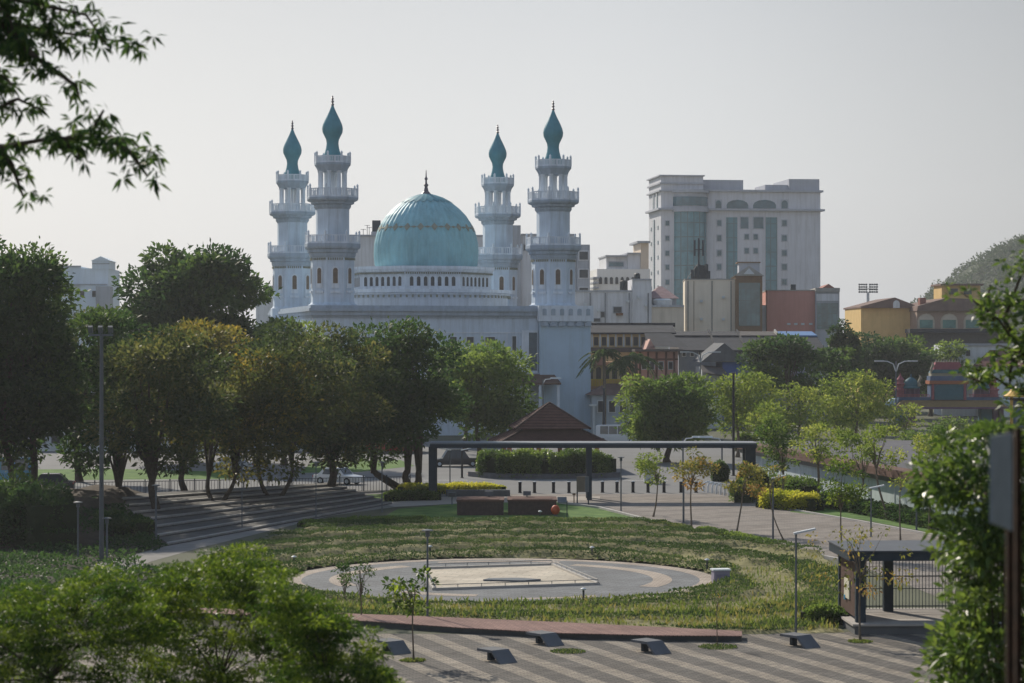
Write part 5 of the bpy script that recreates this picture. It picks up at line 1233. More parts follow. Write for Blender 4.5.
# ================================================================== VEGETATION
GL = 'broad shade trees along the terraced steps'
tree_px('shade_tree', 'tallest dark tree cut off by the left edge', 22, 166, (-95, 84, 224, 480), L_dark, bark, 11, 440, GL, nb=110, dens=70, ls=.42, fork=[(-1.2, 0), (.9, .4)], trunk_r=.42, ry=6)
tree_px('shade_tree', 'dark tree behind the floodlight pole with low hanging twigs', 110, 172, (42, 160, 300, 480), L_dark, bark, 12, 490, GL, nb=55, dens=70, ls=.4, trunk_r=.3, ry=4.5, fork=[(.8, 0)])
tree_px('shade_tree', 'olive brown tree with a thick trunk standing in the terraced steps', 154, 160, (96, 232, 322, 482), L_brown, bark, 13, 480, GL, nb=60, dens=70, ls=.36, trunk_r=.36, ry=4.5)
tree_px('shade_tree', 'yellow-topped tree behind the terraced steps with a straight trunk', 183, 188, (128, 268, 308, 465), L_yel, bark, 14, 470, GL, nb=60, dens=65, ls=.36, trunk_r=.32, ry=5)
tree_px('shade_tree', 'yellowish tree with a forked trunk at the top of the terraced steps', 219, 169, (188, 326, 342, 478), L_yel, bark, 15, 475, GL, nb=58, dens=68, ls=.36, trunk_r=.27, fork=[(-.9, 0), (1.0, .2)], ry=4.5)
tree_px('shade_tree', 'dark tree on two curved stems at the right end of the steps', 277, 174, (242, 352, 318, 470), L_brown, bark, 16, 462, GL, nb=52, dens=68, ls=.36, trunk_r=.26, fork=[(-1.6, 0), (1.1, .2)], ry=4.2)
tree_px('shade_tree', 'brownish tree with a stout trunk next to the white saloon car', 331, 182, (268, 402, 312, 468), L_brown, bark, 17, 462, GL, nb=60, dens=68, ls=.38, trunk_r=.42, ry=5)
tree_px('shade_tree', 'largest green tree in the middle with a low wide fork', 407, 191, (322, 456, 312, 462), L_dark, bark, 18, 470, GL, nb=68, dens=72, ls=.40, trunk_r=.5, fork=[(-2.6, 0), (1.2, .3), (.1, -.3)], ry=5.2)
tree_px('shade_tree', 'lighter green tree beside the hat-roofed pavilion', 478, 236, (432, 540, 338, 438), L_mid, bark, 19, 425, GL, nb=52, dens=60, ls=.48, trunk_r=.3, ry=5)
tree_px('shade_tree', 'small pale tree right in front of the mosque windows', 466, 262, (420, 512, 336, 420), L_mid, bark, 29, 410, GL, nb=36, dens=40, ls=.5, trunk_r=.25, ry=5)
tree_px('shade_tree', 'big round dark crowned tree rising left of the minarets', 190, 240, (114, 272, 231, 430), L_dark, bark, 20, 410, GL, nb=80, dens=52, ls=.62, trunk_r=.5, ry=7)
tree_px('shade_tree', 'olive tree in the gap below the pale office building', 78, 205, (28, 130, 292, 440), L_brown, bark, 21, 420, GL, nb=44, dens=60, ls=.45, trunk_r=.3, ry=5)
tree_px('shade_tree', 'tree behind the yellow-topped one, left of the mosque wall', 285, 232, (236, 336, 314, 430), L_mid, bark, 22, 420, GL, nb=44, dens=55, ls=.48, trunk_r=.3, ry=5)
tree_px('round_tree', 'dense round bright green tree right of the white van', 668, 238, (616, 716, 368, 452), L_mid, bark, 23, 440, None, nb=70, dens=95, ls=.42, trunk_r=.35, ry=4.5)
GF = 'feathery light green trees by the low building'
tree_px('feathery_tree', 'feathery light green tree just right of the round tree', 738, 248, (700, 786, 364, 440), L_lite, barkl, 31, 425, GF, nb=76, dens=50, ls=.36, br=1.15, trunk_r=.2, ry=4)
tree_px('feathery_tree', 'feathery olive tree in the middle of the light green group', 800, 266, (764, 836, 380, 440), L_lite, barkl, 32, 425, GF, nb=70, dens=45, ls=.36, br=1.0, trunk_r=.2, ry=4)
tree_px('feathery_tree', 'pointed feathery tree, tallest light green one, left of the double lamp', 857, 262, (818, 896, 364, 432), L_lite, barkl, 33, 420, GF, nb=76, dens=48, ls=.36, br=1.05, trunk_r=.2, ry=4)
tree_px('feathery_tree', 'low feathery tree left of the temple gate base', 905, 290, (880, 935, 402, 432), L_lite, barkl, 34, 428, GF, nb=24, dens=40, ls=.42, br=.9, trunk_r=.15, ry=3)
tree_px('feathery_tree', 'low dark green tree under the temple gate roof', 955, 300, (925, 1000, 415, 440), L_mid, barkl, 35, 432, GF, nb=26, dens=40, ls=.42, br=1.0, trunk_r=.15, ry=3)
tree_px('feathery_tree', 'small feathery tree between the walkway end and the low building', 765, 232, (742, 792, 398, 444), L_lite, barkl, 81, 438, GF, nb=40, dens=50, ls=.34, br=.9, trunk_r=.15, ry=2.5)
tree_px('feathery_tree', 'feathery tree behind the parapet of the low building', 838, 280, (806, 880, 392, 438), L_lite, barkl, 82, 432, GF, nb=46, dens=45, ls=.36, br=1.1, trunk_r=.18, ry=4)
tree_px('feathery_tree', 'bushy green tree at the far corner of the low roof', 925, 262, (895, 965, 424, 452), L_mid, barkl, 83, 446, GF, nb=36, dens=45, ls=.36, br=1.0, trunk_r=.18, ry=3)
tree_px('feathery_tree', 'bushy tree right of the low roof corner, below the golden kiosk', 985, 268, (950, 1030, 424, 454), L_lite, barkl, 84, 446, GF, nb=36, dens=45, ls=.36, br=1.0, trunk_r=.18, ry=3)
GD = 'dark trees below the brown roofs'
tree_px('dark_tree', 'broad dark tree in front of the red block', 788, 300, (738, 842, 336, 410), L_dark, bark, 36, 395, GD, nb=60, dens=42, ls=.6, trunk_r=.35, ry=6)
tree_px('dark_tree', 'dark tree under the yellow hall', 885, 374, (848, 938, 326, 400), L_dark, bark, 37, 395, GD, nb=60, dens=36, ls=.65, trunk_r=.35, ry=6)
tree_px('dark_tree', 'rounded green tree behind the temple gate towers', 930, 384, (900, 968, 334, 402), L_mid, bark, 38, 395, GD, nb=46, dens=32, ls=.65, trunk_r=.35, ry=6)
tree_px('dark_tree', 'small dark tree between the light green trees and the red block', 835, 310, (812, 858, 345, 400), L_dark, bark, 39, 390, GD, nb=30, dens=40, ls=.6, trunk_r=.3, ry=4)
for i, (px, yt) in enumerate(((836, 324), (844, 319), (853, 322))):
    tree_px('column_tree', ['left columnar evergreen beside the dark trees', 'tallest columnar evergreen, middle of the three', 'right columnar evergreen next to the yellow hall'][i], px, 338, (px - 5, px + 5, yt, 395), L_dark, bark, 45 + i, 392, 'columnar evergreens', nb=46, dens=60, ls=.5, br=.85, trunk_r=.15)
# saplings on the promenade
GS = 'young trees along the promenade'
def sap(px, py, box, m, seed, lab, nb=16, ls=.2, dens=150, br=None, tr=.06, lean=None, zs=None, name='sapling', droop=0.):
    D = G(px, py)[1]
    kw = dict(nb=nb, ls=ls, dens=dens, trunk_r=tr, droop=droop)
    if br: kw['br'] = br
    if lean: kw['fork'] = [(lean, 0)]
    return tree_px(name, lab, px, D, box, m, barkl, seed, zs or (box[3] - 4), GS, **kw)
sap(653, 517, (630, 680, 449, 486), L_lite, 51, 'pale green sapling right of the middle walkway column', 18, br=.55, lean=.35)
sap(691, 528, (666, 716, 447, 488), L_red, 52, 'reddish orange sapling in front of the bollards', 18, br=.55)
sap(736, 534, (726, 766, 458, 498), L_red, 53, 'leaning sapling with reddish green leaves at the bike hoops', 18, br=.5, lean=.4)
sap(783, 503, (754, 806, 410, 476), L_mid, 54, 'taller dark green young tree in front of the low building', 26, ls=.26, br=.7, tr=.11)
sap(818, 508, (792, 850, 420, 466), L_lite, 55, 'light green young tree with a thick pale trunk by the low building', 20, ls=.24, br=.6, tr=.12)
sap(850, 513, (828, 880, 426, 482), L_lite, 56, 'leaning light green young tree on the grass strip', 20, ls=.24, br=.6, tr=.09, lean=1.0)
sap(888, 520, (856, 914, 420, 470), L_lite, 57, 'light green young tree nearest the roof edge', 20, ls=.24, br=.6, tr=.09, lean=-.8)
sap(841, 556, (815, 868, 458, 510), L_spr, 58, 'fresh green sapling on the near side of the promenade', 20, ls=.2, br=.5, tr=.055)
sap(900, 541, (884, 922, 476, 492), L_lite, 59, 'nearly bare sapling with a thin flat crown', 8, dens=50, br=.35, tr=.05)
sap(784, 541, (763, 790, 462, 496), L_red, 60, 'thin leaning sapling with few reddish leaves', 9, dens=80, br=.4, tr=.045, lean=-.9)
sap(930, 530, (900, 962, 430, 484), L_lite, 61, 'young tree partly hidden by the foliage at the right', 20, ls=.24, br=.6, tr=.08)
sap(361, 621, (340, 379, 546, 598), L_dark, 62, 'dark conifer-like sapling at the boardwalk', 30, ls=.13, dens=230, br=.17, tr=.035, zs=592)
sap(345, 602, (333, 352, 560, 590), L_dark, 63, 'smaller dark sapling left of the conifer-like one', 14, ls=.14, dens=350, br=.24, tr=.025, zs=590)
sap(413, 661, (380, 437, 564, 614), L_spr, 64, 'bright green large-leaved sapling in the striped plaza', 15, ls=.24, dens=90, br=.36, tr=.04, zs=606)
sap(717, 647, (706, 732, 588, 625), L_red, 65, 'almost leafless thin sapling right of the benches', 5, ls=.1, dens=40, br=.2, tr=.022, zs=606)
sap(860, 641, (800, 918, 520, 598), L_red, 66, 'wide drooping sapling with brown feathery leaves over the shelter', 34, ls=.16, dens=75, br=.42, tr=.05, zs=575, droop=.5)
# palms
palm_m = leafmat('leaf_palm', [(.03, .05, .02), (.05, .085, .03), (.09, .12, .04)], .3)
def palm(px, D, ytop, lab, seed, R=3.1):
    rng = np.random.default_rng(seed); x = PX(px, D); h_ = Z(ytop, D) - .8; t = thing('palm_tree', lab, 'palm tree', x, D, 0, 0, 'palms beside the mosque')
    MB().tube([(0, 0, 0), (.1, 0, h_ * .5), (0, 0, h_)], [.3, .22, .2], 8).build('trunk', barkl, t)
    P, Dd, S = [], [], []
    for i in range(17):
        a = 2 * PI * i / 17 + rng.uniform(-.2, .2); e = rng.uniform(-.1, 1.0); L_ = R * rng.uniform(.85, 1.15)
        for k in range(36):
            u = k / 35; r = L_ * u * math.cos(e * (1 - u * .3)); z = h_ + L_ * (math.sin(e) * u - (.75) * u * u * 1.0)
            p = (r * math.cos(a), r * math.sin(a), z)
            for s_ in (-1, 1):
                dd = np.array([-math.sin(a) * s_ + math.cos(a) * .6, math.cos(a) * s_ + math.sin(a) * .6, -.7 * u - .2]); dd /= np.linalg.norm(dd); P.append(p); Dd.append(dd); S.append(.75 * (1 - .5 * u) + .1)
    n = len(P); leaf_object('crown', np.array(P), np.array(Dd), np.array(S), rng.uniform(.1, .8, n), palm_m, t, width=.22, rng=rng)
palm(604, 296, 347, 'taller palm tree beside the right mosque corner', 3, 3.4)
palm(636, 300, 352, 'shorter palm tree in front of the pink shophouse', 4, 3.2)
palm(622, 309, 356, 'palm tree between the two clearer ones', 6, 2.6)
# hedges and shrubs
def hedge(name, lab, cat, pts, w, h_, m, n, ls=.2, seed=0, base=None, group=None, bumpy=.25):
    """pts: centre line in world coords"""
    rng = np.random.default_rng(seed); P = [np.array(p, float) for p in pts]; t = thing(name, lab, cat, P[0][0], P[0][1], 0, 0, group)
    seg = [np.linalg.norm(b - a) for a, b in zip(P, P[1:])]; cum = np.cumsum([0] + seg); s = rng.uniform(0, cum[-1], n)
    k = np.clip(np.searchsorted(cum, s) - 1, 0, len(seg) - 1); A_ = np.array(P)[k]; B_ = np.array(P)[k + 1]; f_ = ((s - cum[k]) / np.array(seg)[k])[:, None]
    C_ = A_ + (B_ - A_) * f_; T_ = (B_ - A_) / np.array(seg)[k][:, None]; Nn = np.stack([-T_[:, 1], T_[:, 0]], 1)
    ph = rng.uniform(0, PI, n); hh = h_ * (1 + bumpy * .5 * np.sin(s * 2.1) * np.sin(s * .8 + 1) + rng.normal(size=n) * .05); rr = rng.uniform(.78, 1.02, n)
    sgn = np.cos(ph); ex = np.sign(sgn) * np.abs(sgn) ** .5; ez = np.sin(ph) ** .5
    endf = np.minimum(1, np.minimum(s, cum[-1] - s) / (w * .5)) ** .5
    X_ = C_ + Nn * (ex * w / 2 * rr * endf)[:, None] - np.array([P[0]]); Zz = np.maximum(ez * hh * rr * (.6 + .4 * endf), .05)
    Pt = np.stack([X_[:, 0], X_[:, 1], Zz], 1); D = np.stack([Nn[:, 0] * ex, Nn[:, 1] * ex, ez], 1) * .8 + rng.normal(size=(n, 3)) * .6; D /= np.linalg.norm(D, axis=1, keepdims=True)
    leaf_object('foliage', Pt, D, ls * rng.uniform(.6, 1.4, n), .45 + .25 * np.sin(s * 1.3 + 2 * np.sin(s * .5)) + .15 * rng.normal(size=n), m, t, rng=rng)
    b = MB(); strip_prism([(p[0] - P[0][0], p[1] - P[0][1]) for p in P], w * .55, 0, h_ * .72, b); b.build('branches', mat('hedge_core', (.02, .03, .012), .95, .3), t)
    if base: b = MB(); strip_prism([(p[0] - P[0][0], p[1] - P[0][1]) for p in P], w * 1.02, 0, base, b); b.build('base_wall', mat('planter_grey', (.14, .14, .15), .85, .2), t)
    return t
hd = 212
hedge('hedge', 'large bulging clipped green hedge in front of the hat-roofed pavilion', 'hedge', [(PX(484, hd), hd + 2), (PX(500, hd), hd - .5), (PX(545, hd), hd - 1.5), (PX(585, hd), hd - .5), (PX(611, hd), hd + 1)], 3.4, 2.35, L_bush, 26000, .24, 1, base=.45)
hedge('flower_bed', 'bed of yellow shrubs left of the brick planters', 'flower bed', [(PX(398, 190), 189), (PX(505, 190), 190)], 2.4, .75, L_ybush, 9000, .18, 2)
hedge('shrub_bed', 'dark low shrubs around the foot of the forked tree', 'shrubs', [(PX(384, 181), 180.5), (PX(440, 181), 181.5)], 1.6, .7, L_mid, 4500, .18, 3)
hedge('flower_bed', 'bright yellow shrub bed beside the low building', 'flower bed', [G(762, 507), G(790, 509), G(818, 511)], 2.6, 1.25, L_ybush, 9000, .2, 4)
hedge('hedge', 'dark green hedge rounding the corner by the bike hoops', 'hedge', [G(742, 503), G(756, 496), G(780, 494.5), G(812, 500)], 2.2, 1.5, L_mid, 9000, .22, 5)
hedge('hedge', 'long dark hedge at the foot of the pale blue wall', 'hedge', [G(815, 505), G(850, 511), G(900, 521), G(960, 534), G(1060, 552)], 1.4, .95, L_dark, 16000, .2, 6)
hedge('hedge', 'clipped hedge behind the right end of the walkway', 'hedge', [(PX(735, 262), 262), (PX(775, 262), 262)], 2, 1.8, L_mid, 4500, .3, 7)
hedge('shrub', 'round dark shrub behind the bollards near the bike hoops', 'shrub', [(PX(712, 206), 206), (PX(728, 206), 206)], 2.8, 1.7, L_dark, 5000, .24, 8)
hedge('shrub', 'reddish green bushy shrub right of the bike hoops', 'shrub', [G(741, 497), G(764, 499)], 2.0, 2.4, L_red, 5000, .22, 9)
hedge('shrub', 'dark bush cluster on the bank at the far left', 'shrubs', [(-36, 146), (-31, 143), (-27.5, 139)], 5.5, 3.6, L_dark, 14000, .3, 10, bumpy=.5)
hedge('shrub', 'dark shrub at the foot of the terraced steps', 'shrub', [(-27.0, 150), (-23.2, 147)], 2.4, 1.3, L_dark, 5000, .22, 11, bumpy=.5)
hedge('shrub', 'low green bush left of the shelter at the plaza edge', 'shrub', [(13.0, 102.3), (14.9, 101.2)], 1.6, .7, L_mid, 4500, .14, 12, bumpy=.4)
hedge('hedge', 'low clipped hedge along the upper rim of the field', 'hedge', [G(300, 527), G(360, 523), G(430, 522)], 1.2, .38, L_mid, 6000, .14, 13)
hedge('hedge', 'low clipped hedge between the lawn and the promenade', 'hedge', [G(508, 521.5), G(590, 523), G(652, 524.5), G(688, 531)], 1.0, .3, L_grass, 6000, .13, 14)
hedge('hedge', 'low clipped hedge along the lower promenade kerb', 'hedge', [G(700, 533), G(745, 541.5), G(775, 548.5)], 1.0, .4, L_mid, 5000, .14, 15)

# ---- foreground trees
def near_tree(name, lab, x, y, blobs, m, seed, dens, ls, width, trunk, droop=0., zup=.35, tw=None, cat='tree', flat=.35):
    rng = np.random.default_rng(seed); zb = slope_z(y); t = thing(name, lab, cat, x, y, zb)
    bl = [(a - x, b_ - y, c - zb, r * 1.25, r * 1.25, r * flat) for a, b_, c, r in blobs]
    P, D, S, T = blob_leaves(rng, bl, dens, ls, zup=zup, droop=droop); k = P[:, 2] > .1
    leaf_object('crown', P[k], D[k], S[k], T[k], m, t, width=width, rng=rng)
    b = MB(); top = Vector((0, 0, trunk[0])); b.tube([(0, 0, 0), (.05, 0, trunk[0] * .5), tuple(top)], [trunk[1] * 1.3, trunk[1], trunk[1] * .85], 8)
    for q in bl[::max(1, len(bl) // 16)]:
        e = Vector(q[:3]); mid = top.lerp(e, .5) + Vector((0, 0, .25 + .1 * math.sin(q[0] * 9))); b.tube([top, mid, e], [trunk[1] * .3, trunk[1] * .15, trunk[1] * .05], 5)
    b.build('trunk', bark, t); return t
def layered(rng, c, R, n, r0):
    out = []
    for i in range(n):
        v = rng.normal(size=3); v /= np.linalg.norm(v); k = rng.uniform(.35, 1) ** .6
        out.append((c[0] + v[0] * R[0] * k, c[1] + v[1] * R[1] * k, c[2] + v[2] * R[2] * k, r0 * rng.uniform(.6, 1.3)))
    return out
rg = np.random.default_rng(77)
def fgblobs(specs, D, n, r0, dr, mult=1):
    out = []
    for (cx, cy, rx, ry) in specs: out += layered(rg, (PX(cx, D), D, Z(cy, D)), (rx * D / F, dr, ry * D / F), n, r0)
    return out
def interp(cp, v):
    for (a, fa), (b_, fb) in zip(cp, cp[1:]):
        if v <= b_: return fa + (fb - fa) * max(0, (v - a)) / (b_ - a)
    return cp[-1][1]
prof_ = [(-60, 600), (0, 588), (40, 578), (65, 590), (100, 562), (122, 572), (150, 588), (172, 562), (198, 578), (212, 546), (240, 542), (262, 558), (284, 572), (294, 594), (330, 610), (355, 632), (380, 656), (396, 690)]
def massblobs(x0, x1, D, n, dr):
    out = []
    while len(out) < n:
        px = rg.uniform(x0, x1); yt = interp(prof_, px) + 6; py = yt + (770 - yt) * rg.uniform(0, 1) ** 1.35
        if px > 398: continue
        out.append((PX(px, D), D + rg.uniform(-dr, dr), Z(py, D), rg.uniform(.10, .26)))
    return out
near_tree('foreground_tree', 'blurred bright green feathery tree filling the bottom left corner', PX(50, 36), 36, massblobs(-70, 165, 36, 470, 1.4), L_spr, 71, 5200, .075, .30, (2.2, .06), zup=.05, flat=.3)
near_tree('foreground_tree', 'blurred bright green tree in the bottom left, taller middle crown', PX(220, 38), 38, massblobs(140, 312, 38, 430, 1.4), L_spr, 72, 5200, .075, .30, (2.2, .06), zup=.05, flat=.3)
near_tree('foreground_tree', 'blurred darker green tree at the bottom, right of the other two', PX(330, 34), 34, massblobs(268, 400, 34, 280, 1.1), L_spr, 73, 5200, .075, .30, (2.0, .05), zup=.05, flat=.3)
profr = [(425, 995), (440, 944), (455, 922), (480, 922), (500, 932), (520, 950), (545, 946), (575, 946), (600, 948), (640, 938), (700, 926), (760, 930)]
bb = []
while len(bb) < 420:
    py = rg.uniform(428, 760); xl = interp(profr, py) + 7; px = xl + (1090 - xl) * rg.uniform(0, 1) ** 1.2
    bb.append((PX(px, 30), 30 + rg.uniform(-1, 1), Z(py, 30), rg.uniform(.08, .22)))
near_tree('foreground_bush', 'glossy leafy bush filling the right edge below the sign', PX(1000, 30), 30, bb, L_bush, 74, 1900, .15, .36, (1.6, .07), cat='bush', zup=.25, flat=.6)
def branch_tree(name, lab, D0, px_t, brs, m_, leaf, seed, trunk_pts, lsz, tuft, rate, droopm, width):
    x0 = PX(px_t, D0); zb = slope_z(D0); t = thing(name, lab, 'tree', x0, D0, zb); rng = np.random.default_rng(seed); rr = random.Random(seed)
    def W(px, py, dy=0): return Vector((PX(px, D0) - x0, dy, Z(py, D0) - zb))
    b = MB(); tt = W(*trunk_pts[0]); b.tube([(0, 0, 0), (.1, 0, 3), tuple(tt)], [.2, .16, .12], 9); b.tube([tuple(tt), tuple(W(*trunk_pts[1]))], [.12, .05], 8)
    P, Dv, S = [], [], []
    for br_ in brs:
        pts = [W(q[0], q[1], rr.uniform(-.3, .3) if k else 0) for k, q in enumerate(br_)]
        b.tube([tuple(p) for p in pts], [max(.006, .035 * (1 - k / len(pts))) for k in range(len(pts))], 5)
        for k in range(len(pts) - 1):
            a, c = pts[k], pts[k + 1]; L_ = (c - a).length
            for _ in range(int(L_ * rate * (br_[k + 1][2] if len(br_[k + 1]) > 2 else 1)) + 1):
                p = a.lerp(c, rr.random()) + Vector((rr.gauss(0, .11), rr.gauss(0, .25), rr.gauss(0, .09)))
                for _k in range(rr.randint(*tuft)):
                    v = Vector((rr.gauss(0, .8), rr.gauss(0, .8), rr.gauss(droopm, .5))).normalized(); P.append(tuple(p + v * rr.uniform(0, .05))); Dv.append(tuple(v)); S.append(rr.uniform(*lsz))
    n = len(P); leaf_object('crown', np.array(P), np.array(Dv), np.array(S), rng.uniform(0, .9, n), leaf, t, width=width, rng=rng)
    b.build('trunk', bark, t)
branch_tree('foreground_tree', 'near tree with leafy twigs reaching in at the upper right edge', 33, 1110,
  [[(1110, 420, 0), (1060, 380, 0), (1020, 350, 2), (995, 320), (975, 300), (962, 292)], [(1020, 350), (1008, 320, 2), (1012, 290, 2), (1022, 262), (1024, 245)], [(995, 320), (985, 305, 2), (990, 285)], [(1060, 380), (1030, 395, .6), (1010, 385), (985, 372), (962, 366)], [(985, 372), (975, 380), (965, 376)],
   [(1060, 380), (1035, 330, 2), (1024, 300, 2), (1010, 300, 2)], [(1110, 420), (1050, 410, 1), (1020, 400), (1002, 398)], [(1110, 300), (1060, 300, 1), (1035, 280, 1), (1015, 268, 1)], [(1060, 380), (1040, 360, 2), (1015, 352, 2), (1000, 345)], [(1015, 352), (1008, 372), (1012, 388)]],
  L_bush, L_bush, 75, ((1110, 420), (1110, 200)), (.09, .17), (7, 12), 13, .3, .36)
# overhanging tree upper left: branches with drooping lance leaves
def hang_tree():
    D0 = 27.0; x0 = PX(-190, D0); zb = slope_z(D0); t = thing('overhanging_tree', 'near tree with drooping narrow leaves hanging into the upper left sky', 'tree', x0, D0, zb)
    rng = np.random.default_rng(90); rr = random.Random(9)
    def W(px, py, dy=0): return Vector((PX(px, D0) - x0, dy, Z(py, D0) - zb))
    b = MB(); tt = W(-190, 150); b.tube([(0, 0, 0), (.1, 0, 3), tuple(tt)], [.3, .24, .2], 9); b.tube([tuple(tt), tuple(W(-170, -60))], [.2, .1], 8)
    brs = [[(-190, 160), (-60, 152), (0, 148), (60, 140), (100, 138), (128, 142), (160, 156)], [(60, 142), (90, 128), (106, 112)],
           [(-190, 60), (-60, 30), (0, 20), (50, 30), (90, 38), (140, 42)], [(0, 20), (40, 60), (75, 85), (78, 95)], [(-190, -20), (-40, -10), (40, 5), (90, 18), (112, 50)],
           [(0, 148), (15, 165), (20, 195)], [(-60, 150), (-20, 120), (20, 100), (40, 110)], [(-60, 60), (0, 75), (15, 88)], [(-190, -60), (-60, -40), (20, -20), (95, 0)], [(60, 140), (80, 152), (78, 162)], [(110, 138), (135, 155), (146, 175)], [(-60,30),(0,40),(30,50)], [(-40,-10),(10,15),(20,40)]]
    P, Dv, S = [], [], []
    for bi, br_ in enumerate(brs):
        pts = [W(px, py, rr.uniform(-.35, .35) if k else 0) for k, (px, py) in enumerate(br_)]
        b.tube([tuple(p) for p in pts], [max(.006, .045 * (1 - k / len(pts))) for k in range(len(pts))], 5)
        for k in range(len(pts) - 1):
            a, c = pts[k], pts[k + 1]; L_ = (c - a).length
            if br_[k + 1][0] < -20: continue
            dense = 34 if br_[k + 1][0] < 60 and br_[k + 1][1] < 80 else 14
            for _ in range(int(L_ * dense) + 2):
                u = rr.random(); p = a.lerp(c, u) + Vector((rr.gauss(0, .09), rr.gauss(0, .2), rr.gauss(0, .07)))
                for _k in range(rr.randint(6, 12)):     # a tuft of leaves
                    v = Vector((rr.gauss(0, .8), rr.gauss(0, .8), rr.gauss(-.55, .5))).normalized(); P.append(tuple(p + v * rr.uniform(0, .05))); Dv.append(tuple(v)); S.append(rr.uniform(.10, .20))
    n = len(P); leaf_object('crown', np.array(P), np.array(Dv), np.array(S), rng.uniform(0, .9, n), L_dark, t, width=.26, rng=rng)
    b.build('trunk', bark, t)
hang_tree()
# the near sign on posts at the right edge
SD = 13.0; zb = slope_z(SD); t = thing('signboard', 'weathered blue grey signboard on two dark rusty posts at the right edge', 'signboard', PX(1004, SD), SD, zb)
s_ = SD / F
def W2(px, py, dy=0): return (PX(px, SD + dy) - PX(1004, SD), Z(py, SD + dy) - zb)
rust = mat('post_rusty_black', (.015, .011, .010), .7, .5, 9, c2=(.045, .02, .012))
MB().box(1.5 * s_, -.05, 0, 8 * s_, .0, W2(0, 430)[1]).build('post', rust, t); MB().box(12 * s_, .0, 0, 18 * s_, .05, W2(0, 428)[1]).build('post', rust, t)
b = MB(); a0, z0 = W2(989.5, 436, -.42); a1, z1 = W2(1010, 433, -.07); a2, z2 = W2(1010, 531, -.07); a3, z3 = W2(989.5, 523, -.42)
b.add([(a0, -.42, z0), (a1, -.07, z1), (a1, -.07, z2), (a0, -.42, z3), (a0 + .012, -.43, z0), (a1 + .012, -.08, z1), (a1 + .012, -.08, z2), (a0 + .012, -.43, z3)], [(0,1,2,3),(7,6,5,4),(0,4,5,1),(1,5,6,2),(2,6,7,3),(3,7,4,0)])
b.build('panel', mat('sign_blue_grey', (.20, .22, .26), .5, .12, 8, streak=.25), t)

# ================================================================== LIGHT, AIR, CAMERA
AZ = Vector((-.45, .89)).normalized(); EL = math.radians(31)
sdir = Vector((AZ.x * math.cos(EL), AZ.y * math.cos(EL), math.sin(EL)))
sl = bpy.data.lights.new('sun', 'SUN'); sl.energy = 5.0; sl.angle = math.radians(.9); sl.color = (1, .91, .77)
so = bpy.data.objects.new('sun', sl); COL.objects.link(so); so.rotation_euler = (-sdir).to_track_quat('-Z', 'Y').to_euler(); so.location = (-50, 100, 120)
w = bpy.data.worlds.new('World'); sc.world = w; w.use_nodes = True; N = w.node_tree.nodes; L = w.node_tree.links
bg = N['Background']; bg.inputs['Strength'].default_value = .1
sk = N.new('ShaderNodeTexSky'); sk.sky_type = 'NISHITA'; sk.sun_disc = False; sk.sun_elevation = EL; sk.sun_rotation = math.atan2(AZ.x, AZ.y)
sk.air_density = 1.0; sk.dust_density = 3.0; sk.ozone_density = 1.0
mx = N.new('ShaderNodeMix'); mx.data_type = 'RGBA'; mx.inputs['Factor'].default_value = .9
hz_c = (6.1, 6.35, 6.65, 1)
tcw = N.new('ShaderNodeTexCoord'); spw = N.new('ShaderNodeSeparateXYZ'); L.new(tcw.outputs['Generated'], spw.inputs[0])
mr = N.new('ShaderNodeMapRange'); mr.interpolation_type = 'SMOOTHSTEP'; mr.inputs['From Min'].default_value = .02; mr.inputs['From Max'].default_value = .30; mr.inputs['To Min'].default_value = 1; mr.inputs['To Max'].default_value = .66
L.new(spw.outputs['X'], mr.inputs['Value'])
me_ = N.new('ShaderNodeMapRange'); me_.interpolation_type = 'SMOOTHSTEP'; me_.inputs['From Min'].default_value = .06; me_.inputs['From Max'].default_value = .3; me_.inputs['To Min'].default_value = 1; me_.inputs['To Max'].default_value = .62
L.new(spw.outputs['Z'], me_.inputs['Value'])
mm_ = N.new('ShaderNodeMath'); mm_.operation = 'MULTIPLY'; L.new(mr.outputs[0], mm_.inputs[0]); L.new(me_.outputs[0], mm_.inputs[1])
vm = N.new('ShaderNodeVectorMath'); vm.operation = 'SCALE'; vm.inputs[0].default_value = hz_c[:3]; L.new(mm_.outputs[0], vm.inputs['Scale']); up = N.new('ShaderNodeMapRange'); up.interpolation_type = 'SMOOTHSTEP'; up.inputs['From Min'].default_value = .1; up.inputs['From Max'].default_value = .6; L.new(spw.outputs['Z'], up.inputs['Value'])
um = N.new('ShaderNodeMix'); um.data_type = 'RGBA'; L.new(up.outputs[0], um.inputs['Factor']); um.inputs['A'].default_value = (1, 1, 1, 1); um.inputs['B'].default_value = (.62, .84, 1.2, 1)
u2 = N.new('ShaderNodeMix'); u2.data_type = 'RGBA'; u2.blend_type = 'MULTIPLY'; u2.inputs['Factor'].default_value = 1; L.new(vm.outputs[0], u2.inputs['A']); L.new(um.outputs['Result'], u2.inputs['B']); L.new(u2.outputs['Result'], mx.inputs['B'])
L.new(sk.outputs['Color'], mx.inputs['A']); L.new(mx.outputs['Result'], bg.inputs['Color'])
# air
hb = MB().box(-700, -70, -1.0, 900, 1500, 110).build('haze', mat('haze_dummy', (1, 1, 1)))
hm = bpy.data.materials.new('haze_air'); hm.use_nodes = True; hn = hm.node_tree; hn.nodes.remove(hn.nodes['Principled BSDF'])
pv = hn.nodes.new('ShaderNodeVolumePrincipled'); pv.inputs['Color'].default_value = (.90, .94, 1, 1); pv.inputs['Density'].default_value = .00013; pv.inputs['Anisotropy'].default_value = .3
hn.links.new(pv.outputs['Volume'], hn.nodes['Material Output'].inputs['Volume']); hb.data.materials.clear(); hb.data.materials.append(hm)
tag(hb, 'pale summer haze filling the air over the town', kind='stuff')

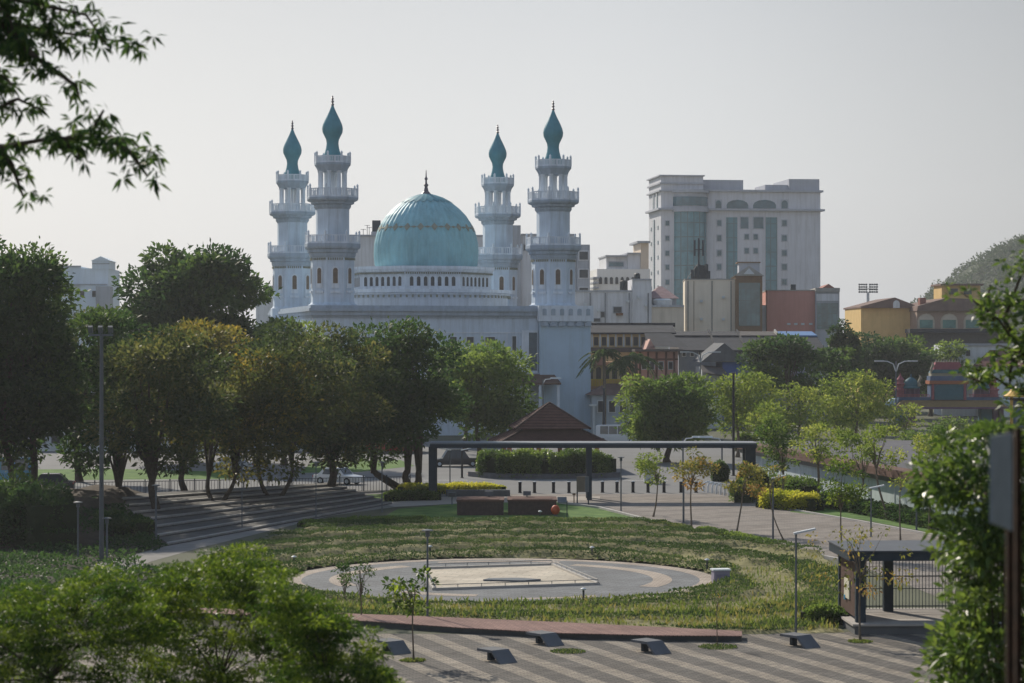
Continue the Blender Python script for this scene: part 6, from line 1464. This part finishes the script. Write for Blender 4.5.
cd = bpy.data.cameras.new('camera'); cam = bpy.data.objects.new('camera', cd); COL.objects.link(cam); sc.camera = cam
cam.location = (0, 0, H); cam.rotation_euler = (PI / 2, 0, 0)
cd.sensor_width = 36; cd.lens = 36 * F / 1024; cd.clip_start = .5; cd.clip_end = 8000
cd.dof.use_dof = True; cd.dof.focus_distance = 260; cd.dof.aperture_fstop = 2.3
sc.view_settings.view_transform = 'Standard'; sc.view_settings.look = 'None'; sc.view_settings.exposure = .16; sc.view_settings.gamma = 1
sc.render.engine = 'CYCLES'; sc.cycles.use_denoising = True; sc.cycles.max_bounces = 6; sc.cycles.transparent_max_bounces = 4; sc.cycles.volume_bounces = 0
sc.cycles.diffuse_bounces = 3; sc.cycles.caustics_reflective = False; sc.cycles.caustics_refractive = False
# dark undergrowth on the shaded ground at the left
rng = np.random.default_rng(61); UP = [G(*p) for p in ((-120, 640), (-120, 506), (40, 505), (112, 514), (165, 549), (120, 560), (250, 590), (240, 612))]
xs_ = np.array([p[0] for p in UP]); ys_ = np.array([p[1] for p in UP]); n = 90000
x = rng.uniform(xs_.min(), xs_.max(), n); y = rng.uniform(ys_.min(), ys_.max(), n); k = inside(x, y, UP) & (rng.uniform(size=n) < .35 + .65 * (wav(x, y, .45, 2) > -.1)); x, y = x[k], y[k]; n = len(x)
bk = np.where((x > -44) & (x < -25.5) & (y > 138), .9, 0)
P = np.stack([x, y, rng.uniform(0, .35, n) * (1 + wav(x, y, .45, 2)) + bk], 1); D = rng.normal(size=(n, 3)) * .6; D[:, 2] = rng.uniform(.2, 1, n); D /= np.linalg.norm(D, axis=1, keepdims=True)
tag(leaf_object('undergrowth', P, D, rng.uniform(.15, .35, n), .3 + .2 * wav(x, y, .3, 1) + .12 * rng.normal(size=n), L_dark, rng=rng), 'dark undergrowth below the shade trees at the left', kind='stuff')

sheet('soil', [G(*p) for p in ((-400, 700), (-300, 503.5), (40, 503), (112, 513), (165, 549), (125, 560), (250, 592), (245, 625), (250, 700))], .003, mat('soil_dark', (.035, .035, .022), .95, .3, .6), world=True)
